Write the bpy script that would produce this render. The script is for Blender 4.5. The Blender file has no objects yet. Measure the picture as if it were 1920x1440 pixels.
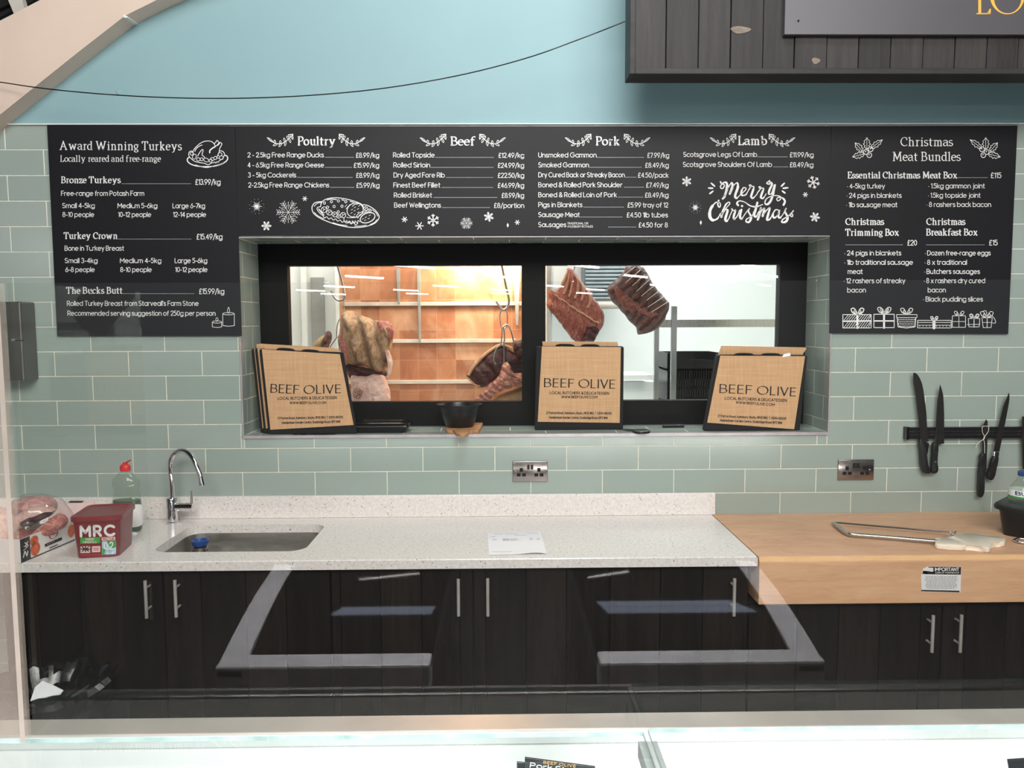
import bpy, bmesh, math, random
from mathutils import Vector, Matrix, noise as mnoise
C = bpy.context.scene
COL = C.collection
random.seed(7)
R = math.radians

# ------------------------------------------------------------------ camera, world, big lights, exposure
F_PX = 1442.0
CAM = Vector((0.0, -3.2, 1.71))
YAW, PITCH, ROLL = 0.01384, -0.08279, -0.00425
def cam_axes():
    cy, sy, cp, sp, cr, sr = math.cos(YAW), math.sin(YAW), math.cos(PITCH), math.sin(PITCH), math.cos(ROLL), math.sin(ROLL)
    f = Vector((sy*cp, cy*cp, sp)); r0 = Vector((cy, -sy, 0)); u0 = r0.cross(f)
    return r0*cr + u0*sr, u0*cr - r0*sr, f
AX_R, AX_U, AX_F = cam_axes()
cd = bpy.data.cameras.new('camera'); cam = bpy.data.objects.new('camera', cd); COL.objects.link(cam)
cd.sensor_fit = 'HORIZONTAL'; cd.sensor_width = 36.0; cd.lens = 36.0*F_PX/1920.0
cd.clip_start = 0.02; cd.clip_end = 200
mw = Matrix((AX_R, AX_U, -AX_F)).transposed().to_4x4(); mw.translation = CAM
cam.matrix_world = mw
C.camera = cam
C.view_settings.view_transform = 'Standard'; C.view_settings.look = 'None'
C.view_settings.exposure = 0.42; C.view_settings.gamma = 1.0; C.view_settings.use_curve_mapping = False
C.cycles.transparent_max_bounces = 32
C.cycles.max_bounces = 10

w = bpy.data.worlds.new('hall_light'); C.world = w; w.use_nodes = True
w.node_tree.nodes['Background'].inputs[0].default_value = (0.86, 0.93, 1.0, 1)
w.node_tree.nodes['Background'].inputs[1].default_value = 0.16

def area(name, loc, aim, sx, sy, power, col, spread=180):
    l = bpy.data.lights.new(name, 'AREA'); l.shape = 'RECTANGLE'; l.size = sx; l.size_y = sy
    l.energy = power; l.color = col; l.spread = R(spread)
    o = bpy.data.objects.new(name, l); COL.objects.link(o); o.location = loc
    o.rotation_euler = (Vector(aim)-Vector(loc)).to_track_quat('-Z', 'Y').to_euler()
    return o
area('aisle_area_light', (0.7, -5.0, 4.5), (0.5, 0.0, 1.2), 5.0, 2.2, 300, (1.0, 0.975, 0.94))
area('aisle_area_light', (0.25, -1.6, 4.4), (0.6, -0.2, 1.2), 1.0, 0.4, 32, (0.93, 0.98, 1.0))  # added lamp, lifts the middle of the upper wall
area('aisle_area_light', (0.0, -4.7, 3.6), (0, -4.6, 0), 3.4, 1.8, 270, (0.97, 0.98, 1.0), 100)  # lamp added over the freezers so their frames show in the reflection

# ------------------------------------------------------------------ geometry helpers
def ray(px, py):
    return (AX_F + AX_R*((px-960.0)/F_PX) + AX_U*((720.0-py)/F_PX))
def pt(px, py, Y):                       # point of the plane y = Y seen at this pixel of the 1920x1440 photograph
    d = ray(px, py); return CAM + d*((Y-CAM.y)/d.y)
def pz(px, py, Z):                       # the same for the plane z = Z
    d = ray(px, py); return CAM + d*((Z-CAM.z)/d.z)
def plane_at(p0, n, off=0.0):            # the same for any plane, lifted by off along n
    n = Vector(n).normalized(); q = Vector(p0) + n*off
    def f(px, py):
        d = ray(px, py); return CAM + d*((q-CAM).dot(n)/d.dot(n))
    return f
def vert(Y):
    return lambda px, py: pt(px, py, Y)

def smooth_path(pts, n=6, closed=False):
    P = [Vector(p) for p in pts]; out = []; m = len(P)
    for i in range(m if closed else m-1):
        a, b, c, d = (P[(i-1) % m], P[i], P[(i+1) % m], P[(i+2) % m]) if closed else (P[max(i-1, 0)], P[i], P[i+1], P[min(i+2, m-1)])
        for k in range(n):
            t = k/n
            out.append(0.5*((2*b) + (c-a)*t + (2*a-5*b+4*c-d)*t*t + (3*b-a-3*c+d)*t*t*t))
    if not closed: out.append(P[-1])
    return out

class MB:
    def __init__(s): s.bm = bmesh.new()
    def face(s, pts, mi=0):
        vs = [s.bm.verts.new(p) for p in pts]
        f = s.bm.faces.new(vs); f.material_index = mi; return f
    def box(s, x0, x1, y0, y1, z0, z1, mi=0, bev=0.0, seg=2):
        r = bmesh.ops.create_cube(s.bm, size=1.0); vs = r['verts']
        for v in vs:
            v.co = Vector((x0 if v.co.x < 0 else x1, y0 if v.co.y < 0 else y1, z0 if v.co.z < 0 else z1))
        fs = list({f for v in vs for f in v.link_faces})
        for f in fs: f.material_index = mi
        if bev > 0:
            es = list({e for v in vs for e in v.link_edges})
            rb = bmesh.ops.bevel(s.bm, geom=es, offset=bev, segments=seg, profile=0.5, affect='EDGES')
            for f in rb['faces']: f.material_index = mi
        return s
    def hexa(s, a, b, mi=0, bev=0.0):     # a = four front corners, b = four back corners, same winding
        va = [s.bm.verts.new(p) for p in a]; vb = [s.bm.verts.new(p) for p in b]; n = len(va); fs = []
        fs.append(s.bm.faces.new(va)); fs.append(s.bm.faces.new(vb[::-1]))
        for i in range(n):
            j = (i+1) % n
            fs.append(s.bm.faces.new((va[j], va[i], vb[i], vb[j])))
        for f in fs: f.material_index = mi
        if bev > 0:
            es = list({e for f in fs for e in f.edges})
            rb = bmesh.ops.bevel(s.bm, geom=es, offset=bev, segments=2, profile=0.5, affect='EDGES')
            for f in rb['faces']: f.material_index = mi
        return s
    def extr(s, poly, vec, mi=0, bev=0.0):
        vec = Vector(vec); return s.hexa([Vector(p) for p in poly], [Vector(p)+vec for p in poly], mi, bev)
    def tube(s, pts, r, n=10, mi=0, closed=False, caps=True):
        P = [Vector(p) for p in pts]; m = len(P); rings = []
        rr = r if isinstance(r, (list, tuple)) else [r]*m
        t0 = (P[1]-P[0]).normalized()
        nrm = t0.orthogonal().normalized()
        for i in range(m):
            if closed: t = (P[(i+1) % m]-P[i-1]).normalized()
            else: t = (P[min(i+1, m-1)]-P[max(i-1, 0)]).normalized()
            nrm = (nrm - t*nrm.dot(t))
            nrm = nrm.normalized() if nrm.length > 1e-6 else t.orthogonal().normalized()
            b = t.cross(nrm)
            rings.append([s.bm.verts.new(P[i] + (nrm*math.cos(2*math.pi*k/n) + b*math.sin(2*math.pi*k/n))*rr[i]) for k in range(n)])
        for i in range(m if closed else m-1):
            A, B = rings[i], rings[(i+1) % m]
            for k in range(n):
                f = s.bm.faces.new((A[k], A[(k+1) % n], B[(k+1) % n], B[k])); f.material_index = mi
        if caps and not closed:
            f = s.bm.faces.new(rings[0][::-1]); f.material_index = mi
            f = s.bm.faces.new(rings[-1]); f.material_index = mi
        return s
    def loft(s, rings, mi=0, cap0=True, cap1=True):
        V = [[s.bm.verts.new(p) for p in r] for r in rings]; n = len(V[0])
        for A, B in zip(V, V[1:]):
            for k in range(n):
                f = s.bm.faces.new((A[k], A[(k+1) % n], B[(k+1) % n], B[k])); f.material_index = mi
        if cap0: f = s.bm.faces.new(V[0][::-1]); f.material_index = mi
        if cap1: f = s.bm.faces.new(V[-1]); f.material_index = mi
        return s
    def lathe(s, prof, c, n=28, mi=0, ex=1.0, ey=1.0, cap0=True, cap1=True, rot=0):
        c = Vector(c); rings = []
        for r, z in prof:
            rings.append([c + Vector((r*ex*math.cos(2*math.pi*k/n+rot), r*ey*math.sin(2*math.pi*k/n+rot), z)) for k in range(n)])
        return s.loft(rings, mi, cap0, cap1)
    def polys(s, plist, fmap, mi=0):
        for p in plist:
            try: s.face([fmap(x, y) for x, y in p], mi)
            except ValueError: pass
        return s
    def obj(s, name, mats, parent=None, smooth=0, origin=None, kind=None):
        bmesh.ops.recalc_face_normals(s.bm, faces=s.bm.faces)
        return finish(s.bm, name, mats, parent, smooth, origin, kind)
def finish(bm, name, mats, parent=None, smooth=0, origin=None, kind=None):
    if parent is not None: o0 = Vector(parent['_w'])
    elif origin is not None: o0 = Vector(origin)
    else:
        xs = [v.co for v in bm.verts]
        lo = [min(v[i] for v in xs) for i in range(3)]; hi = [max(v[i] for v in xs) for i in range(3)]
        o0 = Vector(((lo[0]+hi[0])/2, (lo[1]+hi[1])/2, lo[2]))
    for v in bm.verts: v.co -= o0
    me = bpy.data.meshes.new(name); bm.to_mesh(me); bm.free()
    for m in (mats if isinstance(mats, (list, tuple)) else [mats]): me.materials.append(m)
    if smooth:
        for p in me.polygons: p.use_smooth = True
        me.set_sharp_from_angle(angle=R(smooth))
    o = bpy.data.objects.new(name, me); COL.objects.link(o)
    if parent is not None: o.parent = parent; o['_w'] = parent['_w']
    else: o.location = o0; o['_w'] = tuple(o0)
    if kind: o['kind'] = kind
    return o
def tag(o, label, cat, group=None):
    o['label'] = label; o['category'] = cat
    if group: o['group'] = group
    return o
def thing(name, label, cat, loc, group=None):
    o = bpy.data.objects.new(name, None); COL.objects.link(o); o.empty_display_size = 0.05
    o.location = loc; o['_w'] = tuple(loc)
    return tag(o, label, cat, group)

# ------------------------------------------------------------------ materials
def lin(c):
    out = []
    for v in c:
        v /= 255.0
        out.append(v/12.92 if v <= 0.04045 else ((v+0.055)/1.055)**2.4)
    return (*out, 1.0)
class NT:
    def __init__(s, name):
        s.m = bpy.data.materials.new(name); s.m.use_nodes = True; s.t = s.m.node_tree; s.t.nodes.clear()
        s.out = s.n('ShaderNodeOutputMaterial')
    def n(s, ty, **kw):
        x = s.t.nodes.new(ty)
        for k, v in kw.items():
            if k[0] == 'i' and k[1:].isdigit(): x.inputs[int(k[1:])].default_value = v
            else: setattr(x, k, v)
        return x
    def l(s, a, b): s.t.links.new(a, b)
    def coord(s, scale=(1, 1, 1), rot=(0, 0, 0), which='Object'):
        tc = s.n('ShaderNodeTexCoord'); mp = s.n('ShaderNodeMapping'); s.l(tc.outputs[which], mp.inputs[0])
        mp.inputs['Scale'].default_value = scale; mp.inputs['Rotation'].default_value = rot; return mp.outputs[0]
    def noise(s, vec, scale, detail=4, rough=0.55, dist=0.0):
        x = s.n('ShaderNodeTexNoise'); s.l(vec, x.inputs['Vector']); x.inputs['Scale'].default_value = scale
        x.inputs['Detail'].default_value = detail; x.inputs['Roughness'].default_value = rough; x.inputs['Distortion'].default_value = dist
        return x.outputs['Fac']
    def ramp(s, fac, stops, interp='LINEAR'):
        x = s.n('ShaderNodeValToRGB'); s.l(fac, x.inputs[0]); cr = x.color_ramp; cr.interpolation = interp
        while len(cr.elements) < len(stops): cr.elements.new(0.5)
        for e, (p, c) in zip(cr.elements, stops): e.position = p; e.color = c if len(c) == 4 else lin(c)
        return x.outputs[0]
    def mix(s, fac, a, b, mode='MIX'):
        x = s.n('ShaderNodeMix', data_type='RGBA', blend_type=mode)
        for sock, v in ((x.inputs[0], fac), (x.inputs[6], a), (x.inputs[7], b)):
            if hasattr(v, 'links'): s.l(v, sock)
            else: sock.default_value = v
        return x.outputs[2]
    def math(s, op, a, b=0.0):
        x = s.n('ShaderNodeMath', operation=op)
        for sock, v in ((x.inputs[0], a), (x.inputs[1], b)):
            if hasattr(v, 'links'): s.l(v, sock)
            else: sock.default_value = v
        return x.outputs[0]
    def bsdf(s, col, rough=0.5, metal=0.0, bump=None, bstr=0.2, bdist=0.002, spec=0.5, **kw):
        b = s.n('ShaderNodeBsdfPrincipled')
        for sock, v in ((b.inputs['Base Color'], col), (b.inputs['Roughness'], rough), (b.inputs['Metallic'], metal)):
            if hasattr(v, 'links'): s.l(v, sock)
            else: sock.default_value = v
        b.inputs['Specular IOR Level'].default_value = spec
        for k, v in kw.items(): b.inputs[k.replace('_', ' ')].default_value = v
        if bump is not None:
            x = s.n('ShaderNodeBump'); x.inputs['Strength'].default_value = bstr; x.inputs['Distance'].default_value = bdist
            s.l(bump, x.inputs['Height']); s.l(x.outputs[0], b.inputs['Normal'])
        s.l(b.outputs[0], s.out.inputs[0]); return b
def plain(name, c, rough=0.5, metal=0.0, var=0.06, scale=14, bump=0.0, spec=0.5, **kw):
    n = NT(name); v = n.coord(); f = n.noise(v, scale)
    d = [max(0, x*(1-var)) for x in c]; u = [min(255, x*(1+var)) for x in c]
    n.bsdf(n.ramp(f, [(0.3, d), (0.7, u)]), rough, metal, f if bump else None, bump, 0.003, spec, **kw)
    return n.m
def wood(name, dark, light, scale=(1, 1, 14), rough=0.5, grain=6.0, bump=0.15, island=0.0, spec=0.5):
    n = NT(name); v = n.coord(scale)
    if island:                                       # every plank has a grain of its own
        g = n.n('ShaderNodeNewGeometry'); vm = n.n('ShaderNodeVectorMath', operation='SCALE')
        cb = n.n('ShaderNodeCombineXYZ'); n.l(g.outputs['Random Per Island'], cb.inputs[0]); n.l(g.outputs['Random Per Island'], cb.inputs[1])
        n.l(cb.outputs[0], vm.inputs[0]); vm.inputs['Scale'].default_value = 37.0
        va = n.n('ShaderNodeVectorMath', operation='ADD'); n.l(v, va.inputs[0]); n.l(vm.outputs[0], va.inputs[1]); v = va.outputs[0]
    f = n.noise(v, grain, 6, 0.6, 0.6); f2 = n.noise(v, grain*6, 4, 0.7)
    c = n.mix(0.35, n.ramp(f, [(0.3, dark), (0.7, light)]), n.ramp(f2, [(0.3, dark), (0.7, light)]))
    if island:
        k = n.ramp(g.outputs['Random Per Island'], [(0, (1-island,)*3+(1,)), (1, (1+island,)*3+(1,))])
        c = n.mix(1.0, c, k, 'MULTIPLY')
    n.bsdf(c, rough, 0, f2, bump, 0.002, spec); return n.m
def metal(name, c, rough=0.3, brushed=None):
    n = NT(name); v = n.coord(brushed or (1, 1, 1)); f = n.noise(v, 30, 4)
    r = n.n('ShaderNodeMapRange'); n.l(f, r.inputs[0]); r.inputs[3].default_value = max(0.02, rough-0.08); r.inputs[4].default_value = rough+0.1
    n.bsdf(n.ramp(f, [(0.3, [x*0.93 for x in c]), (0.7, c)]), r.outputs[0], 1.0, f if brushed else None, 0.04, 0.001); return n.m
def clear(name, tint=(255, 255, 255), rough=0.0, ior=1.45, boost=1.0, haze=0.0, hazecol=(200, 200, 200)):
    n = NT(name); tr = n.n('ShaderNodeBsdfTransparent'); tr.inputs[0].default_value = lin(tint)
    gl = n.n('ShaderNodeBsdfGlossy'); gl.inputs['Roughness'].default_value = rough
    fr = n.n('ShaderNodeFresnel'); fr.inputs[0].default_value = ior
    v = n.coord(); nz = n.noise(v, 3, 2)
    f = n.math('MULTIPLY', fr.outputs[0], n.math('ADD', n.math('MULTIPLY', nz, 0.1*boost), 0.95*boost))
    gm = n.n('ShaderNodeNewGeometry')                # only the outer skin reflects, so a thin sheet never goes blind edge on
    f = n.math('MULTIPLY', f, n.math('SUBTRACT', 1.0, gm.outputs['Backfacing']))
    mx = n.n('ShaderNodeMixShader'); n.l(f, mx.inputs[0]); n.l(tr.outputs[0], mx.inputs[1]); n.l(gl.outputs[0], mx.inputs[2])
    res = mx.outputs[0]
    if haze:
        df = n.n('ShaderNodeBsdfDiffuse'); df.inputs[0].default_value = lin(hazecol)
        m2 = n.n('ShaderNodeMixShader'); m2.inputs[0].default_value = haze
        n.l(res, m2.inputs[1]); n.l(df.outputs[0], m2.inputs[2]); res = m2.outputs[0]
    n.l(res, n.out.inputs[0]); return n.m
def glow(name, c, strength):
    n = NT(name); e = n.n('ShaderNodeEmission'); e.inputs[0].default_value = lin(c); e.inputs[1].default_value = strength
    n.l(e.outputs[0], n.out.inputs[0]); return n.m
def meat(name, cols, scale=45, stretch=(1, 1, 1), rough=0.42, rot=(0, 0, 0), bump=0.6, bands=None):
    """mottled flesh; bands = (frequency, direction in the wall plane in degrees, colour, weight)"""
    n = NT(name); v = n.coord(stretch, rot); f = n.noise(v, scale, 8, 0.65, 1.2); f2 = n.noise(v, scale*4, 4, 0.6)
    k = len(cols); st = [(0.30+0.40*i/(k-1), c) for i, c in enumerate(cols)]
    c = n.mix(0.35, n.ramp(f, st), n.ramp(f2, st)); h = f
    if bands:
        wv = n.n('ShaderNodeTexWave', bands_direction='X'); n.l(n.coord((1, 1, 1), (0, R(bands[1]), 0)), wv.inputs['Vector'])
        wv.inputs['Scale'].default_value = bands[0]; wv.inputs['Distortion'].default_value = 6.0; wv.inputs['Detail'].default_value = 3; wv.inputs['Detail Scale'].default_value = 1.4
        c = n.mix(n.math('MULTIPLY', n.math('POWER', wv.outputs['Fac'], 2.0), bands[3]), c, lin(bands[2])); h = n.math('SUBTRACT', f, wv.outputs['Fac'])
    n.bsdf(c, rough, 0, h, bump, 0.008, 0.4); return n.m

M = {}
# tiles: glaze varies a little from tile to tile
n = NT('glazed_tile'); g = n.n('ShaderNodeNewGeometry'); v = n.coord(); f = n.noise(v, 2.2, 3); f2 = n.noise(v, 9, 2)
k = n.ramp(g.outputs['Random Per Island'], [(0, (151, 165, 157)), (0.5, (156, 170, 162)), (1, (161, 172, 165))])
n.bsdf(n.mix(0.25, k, n.ramp(f, [(0.35, (150, 164, 154)), (0.65, (164, 171, 166))])), 0.16, 0, f2, 0.05, 0.004, 0.5); M['tile'] = n.m
M['grout'] = plain('grout', (222, 219, 203), 0.9, var=0.04, scale=30)
M['paint'] = plain('teal_paint', (138, 171, 176), 0.55, var=0.015, scale=2)
M['cream'] = plain('cream_paint', (222, 200, 184), 0.6, var=0.02, scale=3)
M['cream2'] = plain('pale_paint', (200, 194, 184), 0.6, var=0.02, scale=3)
M['white'] = plain('white_paint', (232, 234, 232), 0.5, var=0.01, scale=4)
M['darkceil'] = plain('dark_roof', (16, 17, 18), 0.9)
M['hallfloor'] = plain('hall_floor', (22, 21, 20), 0.6)
M['hallwall'] = plain('hall_wall', (40, 40, 42), 0.8)
M['board'] = plain('board_black', (20, 20, 24), 0.5, var=0.03, scale=3, spec=0.3)
M['ink'] = plain('white_print', (236, 234, 232), 0.6, var=0.02)
M['inkgrey'] = plain('grey_print', (165, 165, 168), 0.6, var=0.02)
M['blackink'] = plain('black_print', (24, 20, 19), 0.7)
M['chrome'] = metal('chrome', (234, 234, 236), 0.1)
M['steel'] = metal('brushed_steel', (198, 194, 190), 0.28, (60, 1, 1))
M['steelv'] = metal('brushed_steel_upright', (190, 190, 190), 0.3, (1, 1, 40))
M['sinksteel'] = metal('sink_steel', (188, 184, 178), 0.3, (1, 30, 1))
M['edgetrim'] = plain('edge_trim', (186, 178, 182), 0.3, 0.35)
M['socket'] = metal('socket_plate', (170, 160, 156), 0.18)
M['pull'] = plain('satin_pull', (206, 200, 192), 0.35, 0.45)
M['railwhite'] = plain('pale_rail', (206, 196, 186), 0.4)
M['railsteel'] = plain('counter_steel', (206, 196, 188), 0.36, 0.6, var=0.05, scale=6)
M['alu'] = metal('aluminium', (208, 206, 204), 0.3)
M['black'] = plain('black_plastic', (12, 12, 14), 0.32, var=0.1)
M['blackgloss'] = plain('black_gloss_plastic', (9, 9, 11), 0.12, var=0.1)
M['blackcloth'] = plain('black_cloth', (14, 13, 14), 0.85, var=0.2, scale=60, bump=0.2)
M['framewood'] = wood('black_stained_frame', (3, 3, 4), (10, 9, 9), (1, 1, 14), 0.6, 5, 0.12, spec=0.2)
M['doorwood'] = wood('charred_planks', (7, 6, 6), (38, 29, 24), (14, 1, 1), 0.55, 1.6, 0.2, 0.5, 0.2)
M['signwood'] = wood('sign_planks', (16, 15, 15), (54, 49, 47), (12, 1, 0.8), 0.6, 2.2, 0.2, 0.4)
M['signtrim'] = wood('sign_trim', (22, 21, 22), (52, 49, 49), (1, 1, 10), 0.6, 3, 0.2)
M['rawwood'] = wood('raw_timber', (104, 94, 84), (150, 136, 120), (4, 1, 14), 0.8, 4)
M['gap'] = plain('dark_gap', (4, 4, 4), 0.9)
M['plate'] = plain('sign_plate', (80, 77, 82), 0.38, var=0.02, scale=4)
M['gold'] = plain('gold_letters', (232, 176, 70), 0.4, var=0.03)
M['block'] = wood('maple_block', (210, 158, 118), (236, 190, 150), (1.2, 10, 10), 0.5, 2.4, 0.05)
M['blocktop'] = wood('worn_maple_top', (198, 148, 114), (226, 182, 148), (1.5, 5, 5), 0.5, 3.0, 0.06)
M['blockhighlight'] = wood('maple_edge_highlight', (226, 170, 116), (240, 196, 146), (3, 10, 10), 0.5, 3.0, 0.05)  # lighter wood paints the highlight along the block's front edge
n = NT('speckled_quartz'); v = n.coord(); vo = n.n('ShaderNodeTexVoronoi'); n.l(v, vo.inputs['Vector']); vo.inputs['Scale'].default_value = 85
sp = n.math('LESS_THAN', vo.outputs['Distance'], 0.17); pick = n.noise(v, 60, 1); sp2 = n.math('MULTIPLY', sp, n.math('GREATER_THAN', pick, 0.53))
f = n.noise(v, 90, 3); base = n.ramp(f, [(0.35, (226, 217, 212)), (0.65, (241, 234, 230))])
n.bsdf(n.mix(sp2, base, n.ramp(n.noise(v, 200, 1), [(0.4, (70, 60, 58)), (0.6, (150, 130, 118))])), 0.22, 0); M['quartz'] = n.m
# jute: plain weave
n = NT('jute'); v = n.coord(); wx = n.n('ShaderNodeTexWave', bands_direction='X'); wz = n.n('ShaderNodeTexWave', bands_direction='Z')
for x in (wx, wz): n.l(v, x.inputs['Vector']); x.inputs['Scale'].default_value = 130; x.inputs['Distortion'].default_value = 1.5; x.inputs['Detail'].default_value = 2
wv = n.math('MULTIPLY', wx.outputs['Fac'], wz.outputs['Fac']); f = n.noise(n.coord((40, 1, 2)), 3, 4); f3 = n.noise(n.coord((2, 1, 40)), 3, 4)
c = n.mix(0.45, n.ramp(wv, [(0, (178, 138, 100)), (0.6, (220, 178, 136))]), n.ramp(n.math('MULTIPLY', n.math('ADD', f, f3), 0.5), [(0.35, (190, 146, 106)), (0.65, (226, 184, 142))]))
n.bsdf(c, 0.8, 0, wv, 0.3, 0.001, 0.3); M['jute'] = n.m
# salt bricks: one mineral colour per brick, white joints
n = NT('salt_bricks'); tc = n.coord((1, 1, 1), (R(90), 0, 0)); sw = n.coord((1, 1, 1), (R(-90), 0, 0))
br = n.n('ShaderNodeTexBrick'); n.l(sw, br.inputs['Vector']); br.offset = 0.0
br.inputs['Scale'].default_value = 1.0; br.inputs['Brick Width'].default_value = 0.1; br.inputs['Row Height'].default_value = 0.16
br.inputs['Mortar Size'].default_value = 0.0012; br.inputs['Mortar Smooth'].default_value = 0.3; br.inputs['Bias'].default_value = 0.0
br.inputs['Color1'].default_value = (0, 0, 0, 1); br.inputs['Color2'].default_value = (1, 1, 1, 1); br.inputs['Mortar'].default_value = (0.5, 0.5, 0.5, 1)
f = n.noise(n.coord((1, 1, 0.6)), 7, 6, 0.62, 0.9); f2 = n.noise(n.coord(), 2.0, 2)
per = n.ramp(br.outputs['Color'], [(0, (138, 80, 58)), (0.45, (182, 118, 84)), (1, (214, 164, 128))])
vein = n.ramp(f, [(0.32, (138, 80, 58)), (0.5, (190, 128, 92)), (0.68, (222, 184, 154))])
c = n.mix(0.42, per, vein); c = n.mix(n.math('MULTIPLY', br.outputs['Fac'], 0.45), c, lin((214, 178, 150)))
n.bsdf(c, 0.45, 0, f, 0.3, 0.01, 0.4); M['salt'] = n.m
M['perspex'] = clear('clear_acrylic', (252, 253, 252), 0.0, 1.49, 1.5, 0.002, (225, 222, 215))
M['paintedhaze'] = clear('painted_haze_acrylic', (250, 250, 248), 0.0, 1.49, 1.5, 0.14, (214, 196, 184))  # tan diffuse haze painted into the sheet in place of its reflection
M['perspexside'] = clear('clear_acrylic_side', (252, 253, 252), 0.0, 1.49, 0.45)
M['perspexedge'] = plain('frosted_acrylic_edge', (176, 163, 154), 0.5, var=0.05, Transmission_Weight=0.3)
M['glass'] = clear('window_glass', (250, 252, 251), 0.0, 1.5, 1.9)
M['topglass'] = clear('counter_glass', (250, 252, 251), 0.0, 1.5, 1.2)
n = NT('green_glass_edge'); v = n.coord(); n.bsdf(n.ramp(n.noise(v, 20), [(0.3, (130, 160, 158)), (0.7, (196, 212, 208))]), 0.15, 0); M['glassedge'] = n.m
M['plastic_clear'] = clear('clear_plastic', (240, 246, 240), 0.04, 1.45, 1.3, 0.06)
M['film'] = clear('plastic_film', (250, 246, 246), 0.08, 1.5, 1.6, 0.05)
M['red'] = plain('maroon_plastic', (124, 8, 22), 0.34, var=0.06)
M['redcap'] = plain('red_cap', (216, 30, 34), 0.35)
M['soap'] = plain('green_liquid', (8, 74, 30), 0.15, var=0.1)
M['blue'] = plain('blue_plastic', (26, 70, 140), 0.4)
M['paper'] = plain('paper', (244, 242, 246), 0.7, var=0.01)
M['card'] = plain('white_card', (236, 232, 230), 0.6, var=0.02)
M['bone'] = plain('ivory_plastic', (240, 226, 206), 0.45, var=0.03)
M['blade'] = metal('dark_blade', (92, 88, 84), 0.32)
M['handle'] = plain('black_handle', (16, 16, 18), 0.45)
M['string'] = plain('cotton_string', (226, 222, 210), 0.8)
M['boardwood'] = wood('board_beech', (158, 106, 68), (206, 156, 110), (4, 4, 4), 0.55, 5)
M['sack'] = plain('black_bin_liner', (13, 13, 14), 0.24, var=0.2, scale=20, bump=0.4, spec=0.9)
M['tomato'] = plain('tomato_print', (214, 92, 48), 0.5, var=0.25, scale=60)
M['greenprint'] = plain('green_print', (52, 160, 56), 0.5)
M['blueprint'] = plain('pale_blue_print', (170, 200, 226), 0.5, var=0.2, scale=80)
M['pinkprint'] = plain('pale_pink_print', (240, 208, 206), 0.5)
M['redprint'] = plain('red_print', (190, 40, 50), 0.5)
M['whiteplastic'] = plain('white_plastic', (236, 238, 238), 0.4, var=0.02)
M['greyplastic'] = plain('grey_plastic', (150, 152, 150), 0.5)
M['case_white'] = plain('case_white', (216, 219, 218), 0.35, var=0.01)
M['case_band'] = plain('case_band', (196, 202, 200), 0.35, var=0.02)
M['freezer'] = plain('freezer_frame', (196, 194, 196), 0.4)
M['lidglass'] = plain('tinted_lid_glass', (10, 11, 12), 0.04, var=0.1, spec=0.9)
M['tube'] = glow('lit_tube', (255, 250, 244), 26)
M['skylight'] = glow('daylight_panel', (214, 228, 255), 9)
M['warmtube'] = glow('warm_lamp', (255, 214, 150), 40)
M['aged'] = meat('aged_fat', [(84, 52, 38), (150, 108, 76), (190, 150, 116), (206, 172, 140), (196, 132, 112)], 34, (1.2, 1, 0.6), 0.5, bands=(4.6, 15, (84, 54, 40), .6))  # dark bands paint the shade between the diagonal ridges
M['agedend'] = meat('red_cut', [(112, 40, 36), (164, 78, 70), (200, 136, 122), (222, 180, 166)], 60)
M['pinkfat'] = meat('pink_fat', [(186, 116, 104), (226, 178, 166), (240, 206, 194), (244, 216, 206)], 26)
M['darkmeat'] = meat('dark_meat', [(24, 10, 12), (58, 22, 24), (96, 42, 40), (140, 82, 72)], 40, (1, 1, 1.8), bands=(7, 50, (20, 8, 10), .7))
M['redmeat'] = meat('red_meat', [(66, 22, 22), (128, 52, 46), (164, 84, 72), (196, 132, 112), (216, 180, 156)], 42, (2.6, 1, 0.8), 0.42, (0, R(-40), 0))
M['brownmeat'] = meat('brown_meat', [(48, 24, 24), (88, 50, 46), (122, 78, 70), (158, 112, 98)], 42, (1, 1, 1.6), 0.45, (0, R(40), 0), bands=(8.5, -42, (44, 22, 22), .8))  # dark bands paint the shaded gaps between ribs, relief alone hardly shows
M['marbled'] = meat('marbled_meat', [(104, 36, 34), (150, 72, 62), (192, 122, 104), (216, 172, 148), (228, 200, 176)], 52, (1, 1, 1.6), 0.45, (0, R(50), 0), bands=(11, 60, (112, 44, 40), .55))
M['brownmeat2'] = meat('reddish_meat', [(70, 32, 30), (118, 62, 54), (150, 92, 80), (176, 124, 108)], 50)
M['fatrim'] = meat('fat_rim', [(176, 108, 82), (214, 160, 122), (230, 190, 152)], 60)
M['ribbone'] = meat('rib_bone', [(176, 96, 78), (204, 140, 112), (224, 176, 148)], 70, (1, 1, 3))
M['pinkmeat'] = meat('pink_pork', [(168, 92, 92), (204, 136, 130), (226, 176, 168), (238, 204, 196)], 30)
M['tan'] = meat('tan_fat', [(150, 112, 76), (186, 150, 108), (206, 176, 136)], 40)
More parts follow.
